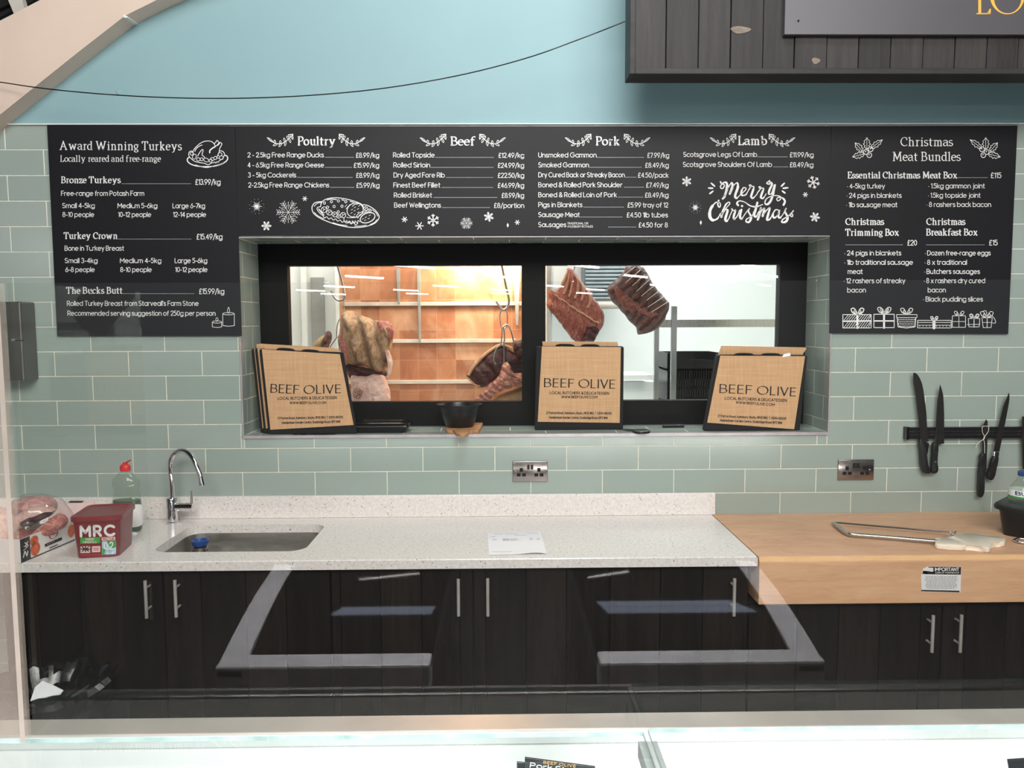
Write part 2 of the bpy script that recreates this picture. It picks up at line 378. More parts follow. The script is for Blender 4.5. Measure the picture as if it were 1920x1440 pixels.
# ------------------------------------------------------------------ lettering: strokes drawn as flat ribbons
ROUND = {
'A': '0,0 .36,1 .72,0|.13,.33 .59,.33', 'B': '0,.52 .3,.52 @.34,.26,.26,.26,90,-90 0,0 0,1 .32,1 @.3,.76,.24,.24,90,-90',
'C': '@.48,.5,.48,.5,45,315', 'D': '0,0 0,1 .28,1 @.28,.5,.45,.5,90,-90 0,0', 'E': '.5,1 0,1 0,0 .5,0|0,.52 .45,.52',
'F': '.5,1 0,1 0,0|0,.52 .44,.52', 'G': '@.48,.5,.48,.5,45,360 .55,.5', 'H': '0,0 0,1|.66,0 .66,1|0,.52 .66,.52', 'I': '0,0 0,1',
'J': '.35,1 .35,.25 @.13,.25,.22,.25,0,-130', 'K': '0,0 0,1|.55,1 0,.42|.2,.6 .6,0', 'L': '0,1 0,0 .46,0', 'M': '0,0 0,1 .4,.35 .8,1 .8,0',
'N': '0,0 0,1 .66,0 .66,1', 'O': '@.5,.5,.5,.5,0,360', 'P': '0,0 0,1 .3,1 @.3,.72,.28,.28,90,-90 0,.44',
'R': '0,0 0,1 .3,1 @.3,.72,.28,.28,90,-90 0,.44|.3,.44 .58,0', 'S': '@.28,.75,.27,.25,40,270 @.28,.25,.29,.25,90,-145', 'T': '0,1 .62,1|.31,1 .31,0',
'U': '0,1 0,.3 @.32,.3,.32,.3,180,360 .64,1', 'V': '0,1 .34,0 .68,1', 'W': '0,1 .26,0 .5,.9 .74,0 1,1', 'X': '0,1 .6,0|.6,1 0,0', 'Y': '0,1 .3,.48 .6,1|.3,.48 .3,0',
'a': '@.33,.35,.33,.35,0,360|.66,.7 .66,0', 'b': '0,1 0,0|@.33,.35,.33,.35,0,360', 'c': '@.33,.35,.33,.35,50,310', 'd': '@.33,.35,.33,.35,0,360|.66,1 .66,0',
'e': '0,.37 .65,.37 @.33,.35,.33,.35,3,310', 'f': '.12,0 .12,.8 @.32,.8,.2,.2,180,90|0,.66 .3,.66', 'g': '@.33,.35,.33,.35,0,360|.66,.7 .66,0 @.33,0,.33,.28,0,-150',
'h': '0,1 0,0|0,.4 @.27,.4,.27,.3,180,0 .54,0', 'i': '0,.7 0,0|0,.94 0,.97', 'j': '.15,.7 .15,-.1 @0,-.1,.15,.18,0,-100|.15,.94 .15,.97', 'k': '0,1 0,0|.42,.68 0,.27|.15,.42 .45,0',
'l': '0,1 0,0', 'm': '0,.7 0,0|0,.42 @.22,.42,.22,.28,180,0 .44,0|.44,.42 @.66,.42,.22,.28,180,0 .88,0', 'n': '0,.7 0,0|0,.4 @.27,.4,.27,.3,180,0 .54,0',
'o': '@.33,.35,.33,.35,0,360', 'p': '0,.7 0,-.28|@.33,.35,.33,.35,0,360', 'r': '0,.7 0,0|0,.4 @.28,.4,.28,.3,180,80', 's': '@.22,.53,.2,.17,30,270 @.22,.18,.22,.18,90,-150',
't': '.13,.95 .13,.15 @.28,.15,.15,.15,180,280|0,.68 .32,.68', 'u': '0,.7 0,.3 @.27,.3,.27,.3,180,360 .54,.7|.54,.7 .54,0', 'v': '0,.7 .27,0 .54,.7',
'w': '0,.7 .22,0 .42,.62 .62,0 .84,.7', 'x': '0,.7 .48,0|.48,.7 0,0', 'y': '0,.7 .27,.03|.54,.7 .18,-.28', 'z': '0,.7 .48,.7 0,0 .48,0',
'0': '@.28,.5,.28,.5,0,360', '1': '0,.85 .2,1 .2,0', '2': '@.27,.73,.27,.27,170,-35 0,0 .54,0', '3': '@.25,.75,.23,.25,150,-90 @.25,.26,.27,.26,90,-150',
'4': '.42,0 .42,1 0,.28 .56,.28', '5': '.48,1 .08,1 .05,.58 @.25,.33,.28,.33,120,-140', '6': '.4,1 .05,.45|@.28,.31,.28,.31,0,360', '7': '0,1 .5,1 .15,0',
'8': '@.27,.75,.22,.25,0,360|@.27,.26,.27,.26,0,360', '9': '@.28,.69,.28,.31,0,360|.53,.55 .16,0', '£': '.5,.82 @.32,.78,.18,.22,20,180 .14,.2 0,0 .52,0|0,.48 .38,.48',
'/': '0,-.15 .42,1.05', '.': '0,0 0,.02', ',': '.05,.04 0,-.14', '-': '0,.36 .3,.36', "'": '0,1 0,.78', '•': '0,.34 0,.37', ':': '0,0 0,.02|0,.5 0,.52',
'&': '.66,0 .16,.66 @.31,.8,.19,.2,215,-40 .08,.34 @.28,.25,.26,.25,150,320 .66,.46'}
SERIF = {
'A': '.36,1 .04,0|.33,1 .68,0|.15,.36 .54,.36|_.04,0|_.68,0', 'B': '.12,0 .12,1|.02,1 .3,1 @.3,.76,.22,.24,90,-90 .12,.52|.3,.52 @.34,.26,.26,.26,90,-90 .02,0',
'C': '@.42,.5,.38,.5,55,310|.62,.92 .64,.72', 'E': '.12,0 .12,1|.02,1 .52,1 .52,.84|.12,.52 .42,.52|.02,0 .56,0 .58,.18', 'L': '.12,0 .12,1|_.12,1|.02,0 .52,0 .55,.2',
'M': '.1,0 .14,1 .45,.15 .76,1 .82,0|_.1,0|_.82,0|_.1,1|_.8,1', 'P': '.12,0 .12,1|.02,1 .32,1 @.32,.73,.24,.27,90,-90 .12,.46|_.12,0', 'O': '@.5,.5,.48,.5,0,360',
'T': '0,.82 .02,1 .62,1 .64,.82|.32,1 .32,0|_.32,0', 'W': '0,1 .25,0 .48,.9 .72,0 .95,1|_0,1|_.95,1',
'a': '@.2,.5,.2,.16,160,0 .4,.08 .48,0|.4,.4 @.2,.19,.19,.19,95,270 .4,.14', 'b': '.08,1 .08,.02|^.08,1|.08,.5 @.26,.33,.24,.33,140,-150 .08,.06', 'c': '@.27,.33,.25,.33,50,310',
'd': '.44,1 .44,.08 .52,0|^.44,1|.44,.55 @.24,.33,.22,.33,50,310 .44,.12', 'e': '.03,.38 .46,.38 @.25,.38,.22,.28,0,180 @.27,.3,.24,.3,180,310', 'f': '.12,0 .12,.78 @.3,.78,.18,.24,180,60|0,.64 .32,.64|_.12,0',
'g': '@.22,.42,.19,.24,0,360|.34,.6 .5,.64|.12,.22 .1,.1 .38,.02 @.25,-.12,.2,.14,60,-180 .14,.02', 'h': '.1,0 .1,1|^.1,1|.1,.45 @.28,.43,.17,.23,170,0 .45,0|_.1,0|_.45,0',
'i': '.1,0 .1,.66|^.1,.66|_.1,0|.1,.88 .1,.92', 'k': '.1,0 .1,1|^.1,1|.44,.64 .12,.3|.2,.38 .48,0|_.1,0|_.46,0|_.4,.64', 'l': '.1,0 .1,1|^.1,1|_.1,0',
'm': '.1,0 .1,.66|^.1,.66|.1,.45 @.26,.43,.15,.23,170,0 .41,0|.41,.45 @.57,.43,.15,.23,170,0 .72,0|_.1,0|_.41,0|_.72,0', 'n': '.1,0 .1,.66|^.1,.66|.1,.45 @.28,.43,.17,.23,170,0 .45,0|_.1,0|_.45,0',
'o': '@.27,.33,.25,.33,0,360', 'p': '.1,-.3 .1,.66|^.1,.66|.1,.5 @.28,.33,.24,.33,140,-150 .1,.08|_.1,-.3', 'r': '.1,0 .1,.66|^.1,.66|.1,.42 @.28,.4,.16,.25,160,70|_.1,0',
's': '@.2,.5,.16,.16,40,250 @.2,.17,.18,.17,80,-150', 't': '.14,.84 .14,.15 @.27,.15,.13,.15,180,290|0,.64 .34,.64', 'u': '.08,.66 .08,.22 @.26,.22,.18,.22,180,340 .44,.3|.44,.66 .44,.06 .52,0|^.08,.66|^.44,.66',
'w': '.02,.66 .2,0 .38,.6 .56,0 .72,.66|_.02,.66|_.72,.66', 'x': '.04,.66 .46,0|.44,.66 .04,0|_.06,.66|_.44,0', 'y': '.04,.66 .27,.02|.48,.66 .2,-.2 .02,-.28|_.04,.66|_.48,.66', 'z': '.04,.52 .06,.66 .42,.66 .04,0 .42,0 .44,.14', '-': '.04,.3 .26,.3'}
_gc = {}
def glyph(font, ch):
    key = (id(font), ch)
    if key in _gc: return _gc[key]
    strokes = []
    for st in font.get(ch, ROUND.get(ch, '0,0 .3,0')).split('|'):
        if st[0] in '_^':
            x, y = map(float, st[1:].split(','))
            strokes.append(('s', [(x-.13, y), (x+.13, y)] if st[0] == '_' else [(x-.15, y-.05), (x+.03, y)])); continue
        pts = []
        for tok in st.split():
            if tok[0] == '@':
                cx, cy, rx, ry, a0, a1 = map(float, tok[1:].split(','))
                k = max(2, int(abs(a1-a0)/24)+1)
                pts += [(cx+rx*math.cos(R(a0+(a1-a0)*i/k)), cy+ry*math.sin(R(a0+(a1-a0)*i/k))) for i in range(k+1)]
            else: pts.append(tuple(map(float, tok.split(','))))
        strokes.append(('p', pts))
    xs = [p[0] for _, s in strokes for p in s]
    _gc[key] = (strokes, min(xs), max(xs)); return _gc[key]
def ribbon(pts, wf, rnd=True):
    """flat polygons along pts; wf = width, a number, a list, or a function of the direction"""
    P = []
    for p in pts:
        if not P or math.hypot(p[0]-P[-1][0], p[1]-P[-1][1]) > 1e-6: P.append((p[0], p[1]))
    if len(P) < 2: return []
    wl = list(wf) if isinstance(wf, (list, tuple)) else None
    if wl and len(wl) != len(P): wl = [wl[min(int(i*len(wl)/len(P)), len(wl)-1)] for i in range(len(P))]
    runs = [[0]]
    for i in range(1, len(P)):
        runs[-1].append(i)
        if i < len(P)-1:
            a = math.atan2(P[i][1]-P[i-1][1], P[i][0]-P[i-1][0]); b = math.atan2(P[i+1][1]-P[i][1], P[i+1][0]-P[i][0])
            if abs((b-a+math.pi) % (2*math.pi)-math.pi) > R(42): runs.append([i])
    out = []
    for run in runs:
        L, Rr = [], []
        for j, i in enumerate(run):
            a = P[run[max(j-1, 0)]]; b = P[run[min(j+1, len(run)-1)]]
            dx, dy = b[0]-a[0], b[1]-a[1]; d = math.hypot(dx, dy) or 1; dx /= d; dy /= d
            wd = wl[i] if wl else (wf(dx, dy) if callable(wf) else wf)
            h = wd/2
            L.append((P[i][0]-dy*h, P[i][1]+dx*h)); Rr.append((P[i][0]+dy*h, P[i][1]-dx*h))
            if rnd and j in (0, len(run)-1) and h > 0:
                s = -1 if j == 0 else 1; base = math.atan2(dy, dx) + (math.pi if s < 0 else 0)
                out.append([(P[i][0]+h*math.cos(base+t), P[i][1]+h*math.sin(base+t)) for t in (-1.57, -.8, 0, .8, 1.57)])
        for j in range(len(run)-1): out.append([L[j], Rr[j], Rr[j+1], L[j+1]])
    return out
def text(s, x0, x1, y, cap, font=ROUND, wt=.1, y1=None, gap=.2, thin=None, anc='fit'):
    """polygons in photograph pixels: baseline from (x0, y) to (x1, y1), cap height cap"""
    ps, ad = [], 0.0
    g = .13 if font is SERIF else gap
    for ch in s:
        if ch == ' ': ad += .3; continue
        st, lo, hi = glyph(font, ch)
        for kind, pts in st: ps.append((kind, [(p[0]-lo+ad, p[1]) for p in pts]))
        ad += hi-lo+g
    W = ad-g
    if y1 is None: y1 = y
    if x1 is None: x1 = x0+W*cap
    ex = ((x1-x0)/W, (y1-y)/W); ln = math.hypot(*ex) or 1
    up = (ex[1]/ln*cap, -ex[0]/ln*cap); kx = ln
    out = []
    for kind, pts in ps:
        q = [(x0+p[0]*ex[0]+p[1]*up[0], y+p[0]*ex[1]+p[1]*up[1]) for p in pts]
        if kind == 's': out += ribbon(q, (thin or wt*.45)*cap*1.15, False); continue
        if thin is None: out += ribbon(q, wt*cap, True)
        else:
            a = math.atan2(ex[1], ex[0])+R(-18)
            out += ribbon(q, lambda dx, dy: (thin+(wt-thin)*abs(math.sin(math.atan2(dy, dx)-a))**1.3)*cap, True)
    return out
def dots(x0, x1, y, th=1.3):
    out = []; x = x0; y2 = y
    while x < x1:
        out.append([(x, y-th/2), (x+1.25, y-th/2), (x+1.25, y+th/2), (x, y+th/2)]); x += 1.9
    out.append([(x0, y-.25), (x1, y-.25), (x1, y+.25), (x0, y+.25)])
    return out
def disc(x, y, r, n=8, ry=None):
    ry = ry or r; return [[(x+r*math.cos(2*math.pi*k/n), y+ry*math.sin(2*math.pi*k/n)) for k in range(n)]]
def ell(x, y, rx, ry, rot=0, n=20, a0=0, a1=360):
    c, s = math.cos(R(rot)), math.sin(R(rot)); o = []
    for k in range(n+1):
        a = R(a0+(a1-a0)*k/n); u, v = rx*math.cos(a), ry*math.sin(a); o.append((x+u*c-v*s, y+u*s+v*c))
    return o
def sm2(pts, n=5, closed=False):
    return [(p.x, p.y) for p in smooth_path([(a[0], a[1], 0) for a in pts], n, closed)]
# ------------------------------------------------------------------ the room
ROW, COLW, Z0, X0 = 0.102, 0.30247, 2.40422, -1.99500
WIN = (-1.075, 1.374, 1.234, 2.050)               # niche opening in the wall
TOPZ = 2.5005
def rect_minus(r, h):
    x0, x1, z0, z1 = r; a, b, c, d = h
    if x1 <= a or x0 >= b or z1 <= c or z0 >= d: return [r]
    o = []
    if x0 < a: o.append((x0, a, z0, z1))
    if x1 > b: o.append((b, x1, z0, z1))
    m0, m1 = max(x0, a), min(x1, b)
    if z0 < c: o.append((m0, m1, z0, c))
    if z1 > d: o.append((m0, m1, d, z1))
    return o
def tile(mb, r, fr, mi):
    x0, x1, z0, z1 = r; g = 0.0019; b = 0.0012
    if x1-x0 < 0.012 or z1-z0 < 0.012: return
    a = [fr(x, z, -0.0005) for x, z in ((x0+g, z0+g), (x1-g, z0+g), (x1-g, z1-g), (x0+g, z1-g))]
    m = [fr(x, z, 0.0004) for x, z in ((x0+g, z0+g), (x1-g, z0+g), (x1-g, z1-g), (x0+g, z1-g))]
    t = [random.uniform(-.0002, .0002) for _ in range(4)]
    f = [fr(x, z, 0.0012+k) for (x, z), k in zip(((x0+g+b, z0+g+b), (x1-g-b, z0+g+b), (x1-g-b, z1-g-b), (x0+g+b, z1-g-b)), t)]
    A, B, D = ([mb.bm.verts.new(p) for p in q] for q in (a, m, f))
    for i in range(4):
        j = (i+1) % 4
        for P, Q in ((A, B), (B, D)):
            mb.bm.faces.new((P[i], P[j], Q[j], Q[i])).material_index = mi
    mb.bm.faces.new(D).material_index = mi
def wall_frame(x, z, d): return Vector((x, -d, z))
mb = MB()
for k in range(-1, 24):
    z1 = min(Z0-ROW*k, TOPZ); z0 = Z0-ROW*(k+1)
    off = 0.0 if k % 2 else 0.5
    for i in range(-4, 17):
        xa = X0+(i+off)*COLW; xb = xa+COLW
        xa, xb = max(xa, -2.75), min(xb, 2.75)
        if xb-xa < 0.02: continue
        for r in rect_minus((xa, xb, z0, z1), WIN): tile(mb, r, wall_frame, 1)
for r in rect_minus((-2.75, 2.75, 0, TOPZ), (WIN[0]-.0125, WIN[1]+.0125, WIN[2]-.0125, WIN[3]+.0125)):        # the wall itself, seen as grout between tiles
    mb.box(r[0], r[1], 0.0, 0.16, r[2], r[3], 0)
mb.obj('wall_back', [M['grout'], M['tile']], kind='structure')
mb = MB()                                         # painted wall above the tiles
mb.box(-2.75, 2.75, -0.002, 0.16, TOPZ+0.004, 4.4, 0)
mb.obj('wall_upper', [M['paint']], kind='structure')
mb = MB(); mb.box(-2.75, 2.75, -0.011, -0.0005, TOPZ, TOPZ+0.004)
mb.obj('trim_1', [M['white']], kind='structure')
# tiled reveal of the niche
DEP = 0.27
mb = MB()
T = 0.012
mb.box(WIN[0]-T, WIN[0]-0.0016, 0.0, DEP, WIN[2]-T, WIN[3]+T, 0); mb.box(WIN[1]+0.0016, WIN[1]+T, 0.0, DEP, WIN[2]-T, WIN[3]+T, 0)
mb.box(WIN[0]-T, WIN[1]+T, 0.0, DEP, WIN[2]-T, WIN[2]-0.0016, 0); mb.box(WIN[0]-T, WIN[1]+T, 0.0, DEP, WIN[3]+0.0016, WIN[3]+T, 0)
fl = lambda x, z, d: Vector((WIN[0]-0.0014+d, x, z)); frr = lambda x, z, d: Vector((WIN[1]+0.0014-d, x, z))
for k in range(-1, 24):
    z1 = min(Z0-ROW*k, WIN[3]); z0 = max(Z0-ROW*(k+1), WIN[2])
    if z1-z0 < 0.015: continue
    cut = 0.05+(0.10 if k % 2 else 0.0)
    for a, b in ((0.0, cut), (cut, DEP)):
        tile(mb, (a, b, z0, z1), fl, 1)
        tile(mb, (a, b, z0, z1), frr, 1)
fs = lambda x, z, d: Vector((x, z, WIN[2]-0.0014+d)); fc = lambda x, z, d: Vector((x, z, WIN[3]+0.0014-d))
for k in range(3):
    y0, y1 = k*ROW, min((k+1)*ROW, DEP)
    for i in range(-5, 14):
        xa = max(X0+(i+0.5*(k % 2)+.22)*COLW, WIN[0]); xb = min(X0+(i+1+0.5*(k % 2)+.22)*COLW, WIN[1])
        if xb-xa > 0.02:
            tile(mb, (xa, xb, y0, y1), fs, 1); tile(mb, (xa, xb, y0, y1), fc, 1)
mb.obj('wall_niche', [M['grout'], M['tile']], kind='structure')
mb = MB()                                         # metal edge trim round the opening
e = 0.0075
mb.box(WIN[0]-0.002, WIN[1]+0.002, -e, 0.012, WIN[2]-0.012, WIN[2]+0.0008); mb.box(WIN[0]-0.004, WIN[0]+0.0008, -e, 0.004, WIN[2], WIN[3])
mb.box(WIN[1]-0.0008, WIN[1]+0.004, -e, 0.004, WIN[2], WIN[3]); mb.box(WIN[0], WIN[1], -e, 0.004, WIN[3]-0.0008, WIN[3]+0.003)
mb.obj('trim_2', [M['edgetrim']], kind='structure')
mb = MB(); mb.lathe([(0.011, 0), (0.009, 0.003), (0.0, 0.004)], (0, 0, 0), 12, cap1=False)
p = pt(222, 173, -0.003)
for v in mb.bm.verts: v.co = Vector((p.x+v.co.x, -0.002-v.co.z, p.z+v.co.y))
tag(mb.obj('screw_cap', [M['paint']], smooth=40), 'small round screw cap on the teal wall just above the sagging cable', 'screw cap')

# niche window: black stained frame with two panes
WY = 0.26
def rpx(x0, y0, x1, y1, Y):
    a, b = pt(x0, y0, Y), pt(x1, y1, Y); return a.x, b.x, b.z, a.z
L = rpx(538, 500, 979, 753, WY); Q = rpx(1023, 496, 1457, 749, WY)
zt = (L[3]+Q[3])/2; zb = (L[2]+Q[2])/2
wn = bpy.data.objects.new('window_1', None); COL.objects.link(wn); wn.location = (0.15, WY, WIN[2]); wn['_w'] = (0.15, WY, WIN[2]); wn['kind'] = 'structure'
mb = MB(); f0, f1 = WY, WY+0.05
xl, xr, zl, zh = WIN[0]-0.004, WIN[1]+0.004, WIN[2]-0.004, WIN[3]+0.004
mb.box(xl, xr, f0, f1, zt, zh, 0); mb.box(xl, xr, f0, f1, zl, zb, 0)
mb.box(xl, L[0], f0, f1, zb, zt, 0); mb.box(L[1], Q[0], f0, f1, zb, zt, 0); mb.box(Q[1], xr, f0, f1, zb, zt, 0)
mb.obj('frame', [M['framewood']], wn)
for x0, x1 in ((L[0], L[1]), (Q[0], Q[1])):
    mb = MB(); mb.box(x0-0.001, x1+0.001, WY+0.012, WY+0.018, zb-0.001, zt+0.001); mb.obj('pane', [M['glass']], wn)

# cold room behind the window
SY = 0.9
sx0 = pt(637, 600, SY).x; sx1 = 0.22
mb = MB(); mb.box(sx0, sx1, SY, SY+0.1, 0.9, 2.6); mb.obj('wall_salt', [M['salt']], kind='structure', origin=(sx0+0.012, SY, 1.0116+.009))
mb = MB(); mb.box(-1.9, sx0, 1.02, 1.1, 0.9, 2.6); mb.box(sx0-0.02, sx0, SY, 1.02, 0.9, 2.6); mb.box(-1.9, -1.82, 0.31, 1.02, 0.9, 2.6)
mb.obj('wall_left', [M['white']], kind='structure')
mb = MB(); mb.box(0.225, 0.245, 0.6, 2.3, 0.9, 2.6); mb.box(0.225, 2.6, 2.2, 2.3, 0.9, 2.6); mb.box(2.5, 2.6, 0.31, 2.2, 0.9, 2.6)
mb.obj('wall_right', [M['white']], kind='structure')
mb = MB(); mb.box(-1.9, 2.6, 0.31, 2.3, 0.86, 0.9); mb.obj('floor_cold_room', [M['white']], kind='structure')
mb = MB(); mb.box(-1.9, 2.6, 0.31, 2.3, 2.6, 2.66); mb.obj('ceiling_cold_room', [M['white']], kind='structure')
def mk(name, x0, y0, x1, y1, Y, dy, m, label, cat, group=None):
    a, b = pt(x0, y0, Y), pt(x1, y1, Y); mb = MB(); mb.box(a.x, b.x, Y, Y+dy, b.z, a.z, 0, 0.002); return tag(mb.obj(name, [m]), label, cat, group)
for yy, lab in ((570, 'uppermost steel rail across the orange salt brick wall'), (640, 'middle steel rail across the orange salt brick wall'), (717, 'lowest steel rail across the orange salt brick wall')):
    a = pt(646, yy, SY-0.02); b = pt(984, yy+1, SY-0.02); mb = MB(); mb.box(sx0+.02, 0.2, SY-0.012, SY, a.z-0.011, a.z+0.009, 0, 0.002)
    tag(mb.obj('wall_rail', [M['railwhite']]), lab, 'rail', 'steel rails on the salt wall')
for x0, x1, y0, y1, lab in ((743, 751, 503, 568, 'short bright tapering strip on the salt wall above the top rail'), (782, 790, 503, 642, 'pale upright strip at centre of the salt wall'), (962, 976, 506, 610, 'pale tapering strip on the salt wall beside the right hand hooks')):
    a, b = pt(x0, y0, SY-0.014), pt(x1, y1, SY-0.014); mb = MB(); cx = (a.x+b.x)/2
    mb.hexa([(a.x, SY-.018, a.z), (b.x, SY-.018, a.z), (cx+.006, SY-.018, b.z), (cx-.004, SY-.018, b.z)], [(a.x, SY, a.z), (b.x, SY, a.z), (cx+.006, SY, b.z), (cx-.004, SY, b.z)])
    tag(mb.obj('wall_strip', [M['greyplastic']]), lab, 'strip', 'pale strips on the salt wall')
# cold room fittings: lamps, uprights in place of pane reflections, cooler
wl = thing('wall_lamp', 'glowing warm strip lamp high on the salt brick wall', 'lamp', (pt(915, 505, .82).x, .86, 2.04))
mb = MB(); mb.tube([(-.27, .85, 2.075), (.13, .85, 2.075)], 0.012); mb.obj('lamp_tube', [M['warmtube']], wl)
mb = MB(); mb.box(-.3, .16, .865, .9, 2.055, 2.095, 0, .004); mb.obj('lamp_body', [M['alu']], wl)
area('salt_lamp_light', (-.05, .80, 2.06), (-.05, .92, 1.9), .4, .04, 7.5, (1, .84, .62))
area('salt_room_light', (-.45, .45, 2.5), (-.45, .75, 1.5), .9, .15, 9, (1, .93, .86))
area('cold_room_light', (1.0, 1.1, 2.56), (1.0, 1.25, 1.0), 1.2, 0.8, 27, (.96, .98, 1.0))
area('cold_room_light', (-1.3, .7, 2.56), (-1.25, .8, 1.0), .5, 0.3, 3.5, (.98, .98, 1.0))
mk('reflection_post', 562, 480, 580, 760, .98, .03, M['white'], 'white upright in place of a reflection at far left of the left pane', 'post')  # upright added in place of a reflection in the pane
mk('reflection_panel', 582, 520, 612, 760, 1.0, .02, M['greyplastic'], 'narrow grey panel in place of a reflection left of the salt wall', 'door')  # grey panel added where the pane mostly shows a reflected pillar
mk('wall_post', 1024, 470, 1035, 760, .62, .05, M['white'], 'bright white post down the left edge of the right pane', 'post')
mk('wall_board', 1037, 470, 1091, 541, 1.9, .04, M['cream2'], 'pale board behind the left of two hanging rib racks', 'board')
ac = thing('air_cooler', 'grey louvred cooling unit high behind the two hanging rib racks', 'cooler', tuple(pt(1125, 558, 1.7)))
a, b = pt(1096, 470, 1.7), pt(1186, 562, 1.7)
mb = MB(); mb.box(a.x, b.x, 1.72, 2.0, b.z, a.z, 0, .004); mb.obj('housing', [plain('cooler_grey', (92, 100, 104), .4)], ac)
mb = MB(); k = b.z+.012
while k < a.z-.01:
    mb.hexa([(a.x+.008, 1.70, k), (b.x-.008, 1.70, k), (b.x-.008, 1.705, k-.008), (a.x+.008, 1.705, k-.008)], [(a.x+.008, 1.725, k+.014), (b.x-.008, 1.725, k+.014), (b.x-.008, 1.725, k+.004), (a.x+.008, 1.725, k+.004)]); k += .024
mb.obj('louvre', [plain('louvre_grey', (140, 148, 150), .35)], ac)
a = pt(1110, 572, 1.7); b = pt(1180, 572, 1.7); mb = MB(); mb.tube([(a.x, 1.72, a.z), (b.x, 1.72, a.z)], .025, 14)
tag(mb.obj('cooler_pipe', [plain('lagged_pipe', (172, 160, 150), .6)], smooth=40), 'beige lagged pipe running below the louvred cooler', 'pipe')
rk = thing('steel_rack', 'stainless square tube rack in the white cold room', 'rack', (pt(1300, 750, 1.0).x, 1.0, .9))
def post(x0, x1, y0, Y):
    a, b = pt(x0, y0, Y), pt(x1, y0, Y); mb = MB(); mb.box(a.x, b.x, Y, Y+.026, .9, a.z, 0, .002); mb.obj('upright', [M['steelv']], rk)
post(1228, 1236.5, 600, 1.0); post(1260, 1270, 574, .97)
a, b = pt(1231, 599.5, .985), pt(1475, 613, .985); mb = MB(); mb.box(a.x, b.x+.05, .985, 1.01, b.z, a.z, 0, .002); mb.obj('crossbar', [M['steel']], rk)
a, b = pt(1160, 703, 1.03), pt(1224, 712, 1.03); mb = MB(); mb.box(a.x, b.x, 1.03, 1.3, b.z, a.z, 0, .002); mb.obj('shelf', [M['white']], rk)
def crate(x0, x1, y0, y1, Y, label, slots):
    a, b = pt(x0, y0, Y), pt(x1, y1, Y); t = thing('produce_crate', label, 'crate', ((a.x+b.x)/2, Y, b.z), 'black crates in the cold room')
    mb = MB(); w0, d0, h0 = b.x-a.x, .26, a.z-b.z; th = .008
    mb.box(a.x, b.x, Y, Y+d0, b.z, b.z+.01, 0)
    mb.box(a.x, a.x+th, Y, Y+d0, b.z, a.z); mb.box(b.x-th, b.x, Y, Y+d0, b.z, a.z); mb.box(a.x, b.x, Y+d0-th, Y+d0, b.z, a.z)
    if slots:                                     # front of slats with real openings
        k = a.x; st = w0/22
        mb.box(a.x, b.x, Y, Y+th, b.z, b.z+h0*.2); mb.box(a.x, b.x, Y, Y+th, b.z+h0*.45, b.z+h0*.52); mb.box(a.x, b.x, Y, Y+th, a.z-h0*.25, a.z)
        while k < b.x-.001: mb.box(k, k+st*.62, Y, Y+th, b.z, a.z); k += st
    else:
        mb.hexa([(a.x, Y, b.z), (b.x, Y, b.z), (b.x, Y, a.z-h0*.45), (a.x+w0*.75, Y, a.z-h0*.4), (a.x+w0*.42, Y, a.z-h0*.38), (a.x+w0*.26, Y, a.z), (a.x, Y, a.z)], [(a.x, Y+th, b.z), (b.x, Y+th, b.z), (b.x, Y+th, a.z-h0*.45), (a.x+w0*.75, Y+th, a.z-h0*.4), (a.x+w0*.42, Y+th, a.z-h0*.38), (a.x+w0*.26, Y+th, a.z), (a.x, Y+th, a.z)])
    mb.obj('crate_body', [M['black']], t); return t, a, b
crate(1252, 1352, 695.6, 756, 1.06, 'black slatted crate at the bottom of the stack behind the rack', True)
t, a, b = crate(1252, 1352, 662, 694.2, 1.06, 'black crate with a dipped front edge on top of the slatted crate', False)
mb = MB()
for i in range(7):
    x = a.x+.07+i*.03; mb.lathe([(0, 0), (.02, .004), (.024, .018), (.014, .032), (0, .036)], (x, 1.15+.03*(i % 3), b.z+.012), 10, cap0=False, cap1=False)
o = mb.obj('packed_meat', [M['brownmeat']], smooth=60); tag(o, 'dark packed meat lying inside the dipped black crate', 'meat'); o['kind'] = 'stuff'
mk('white_table', 1170, 716, 1228, 760, 1.2, .5, M['white'], 'white table edge standing behind the two steel uprights', 'table')

# shop hall behind the viewer (seen in the panes)
mb = MB(); mb.box(-14, 14, -44, 0.0, -0.1, 0.0); mb.obj('floor', [M['hallfloor']], kind='structure')
mb = MB(); mb.box(-14, 14, -44, -0.2, 4.9, 5.0); mb.obj('ceiling', [M['darkceil']], kind='structure')
mb = MB(); mb.box(-14, 14, -44.2, -44, 0, 5.0); mb.obj('wall_far', [M['hallwall']], kind='structure')
for i in range(5):
    for j, y in enumerate((-13.0, -17.0, -22.0, -29.0, -38.0)):
        x = -9.0+i*4.5+(2.2 if j % 2 else 0); z = 3.15
        mb = MB(); mb.tube([(x-.5, y+.7, z), (x+.5, y-.7, z)], .035, 8); o = mb.obj('strip_light', [M['tube']])
        tag(o, 'lit fluorescent strip hanging under the hall roof behind the viewer', 'strip light', 'strip lights of the hall')
for x0, x1, y0, y1 in ((-3.1, -1.3, -15.7, -14.6), (1.9, 4.6, -16.3, -15.5), (1.9, 4.6, -15.35, -14.5), (5.2, 7.0, -16.5, -15.0)):
    mb = MB(); mb.box(x0, x1, y0, y1, 4.84, 4.88)
    tag(mb.obj('skylight', [M['skylight']]), 'daylight panel in the hall roof behind the viewer', 'skylight', 'skylights of the hall')
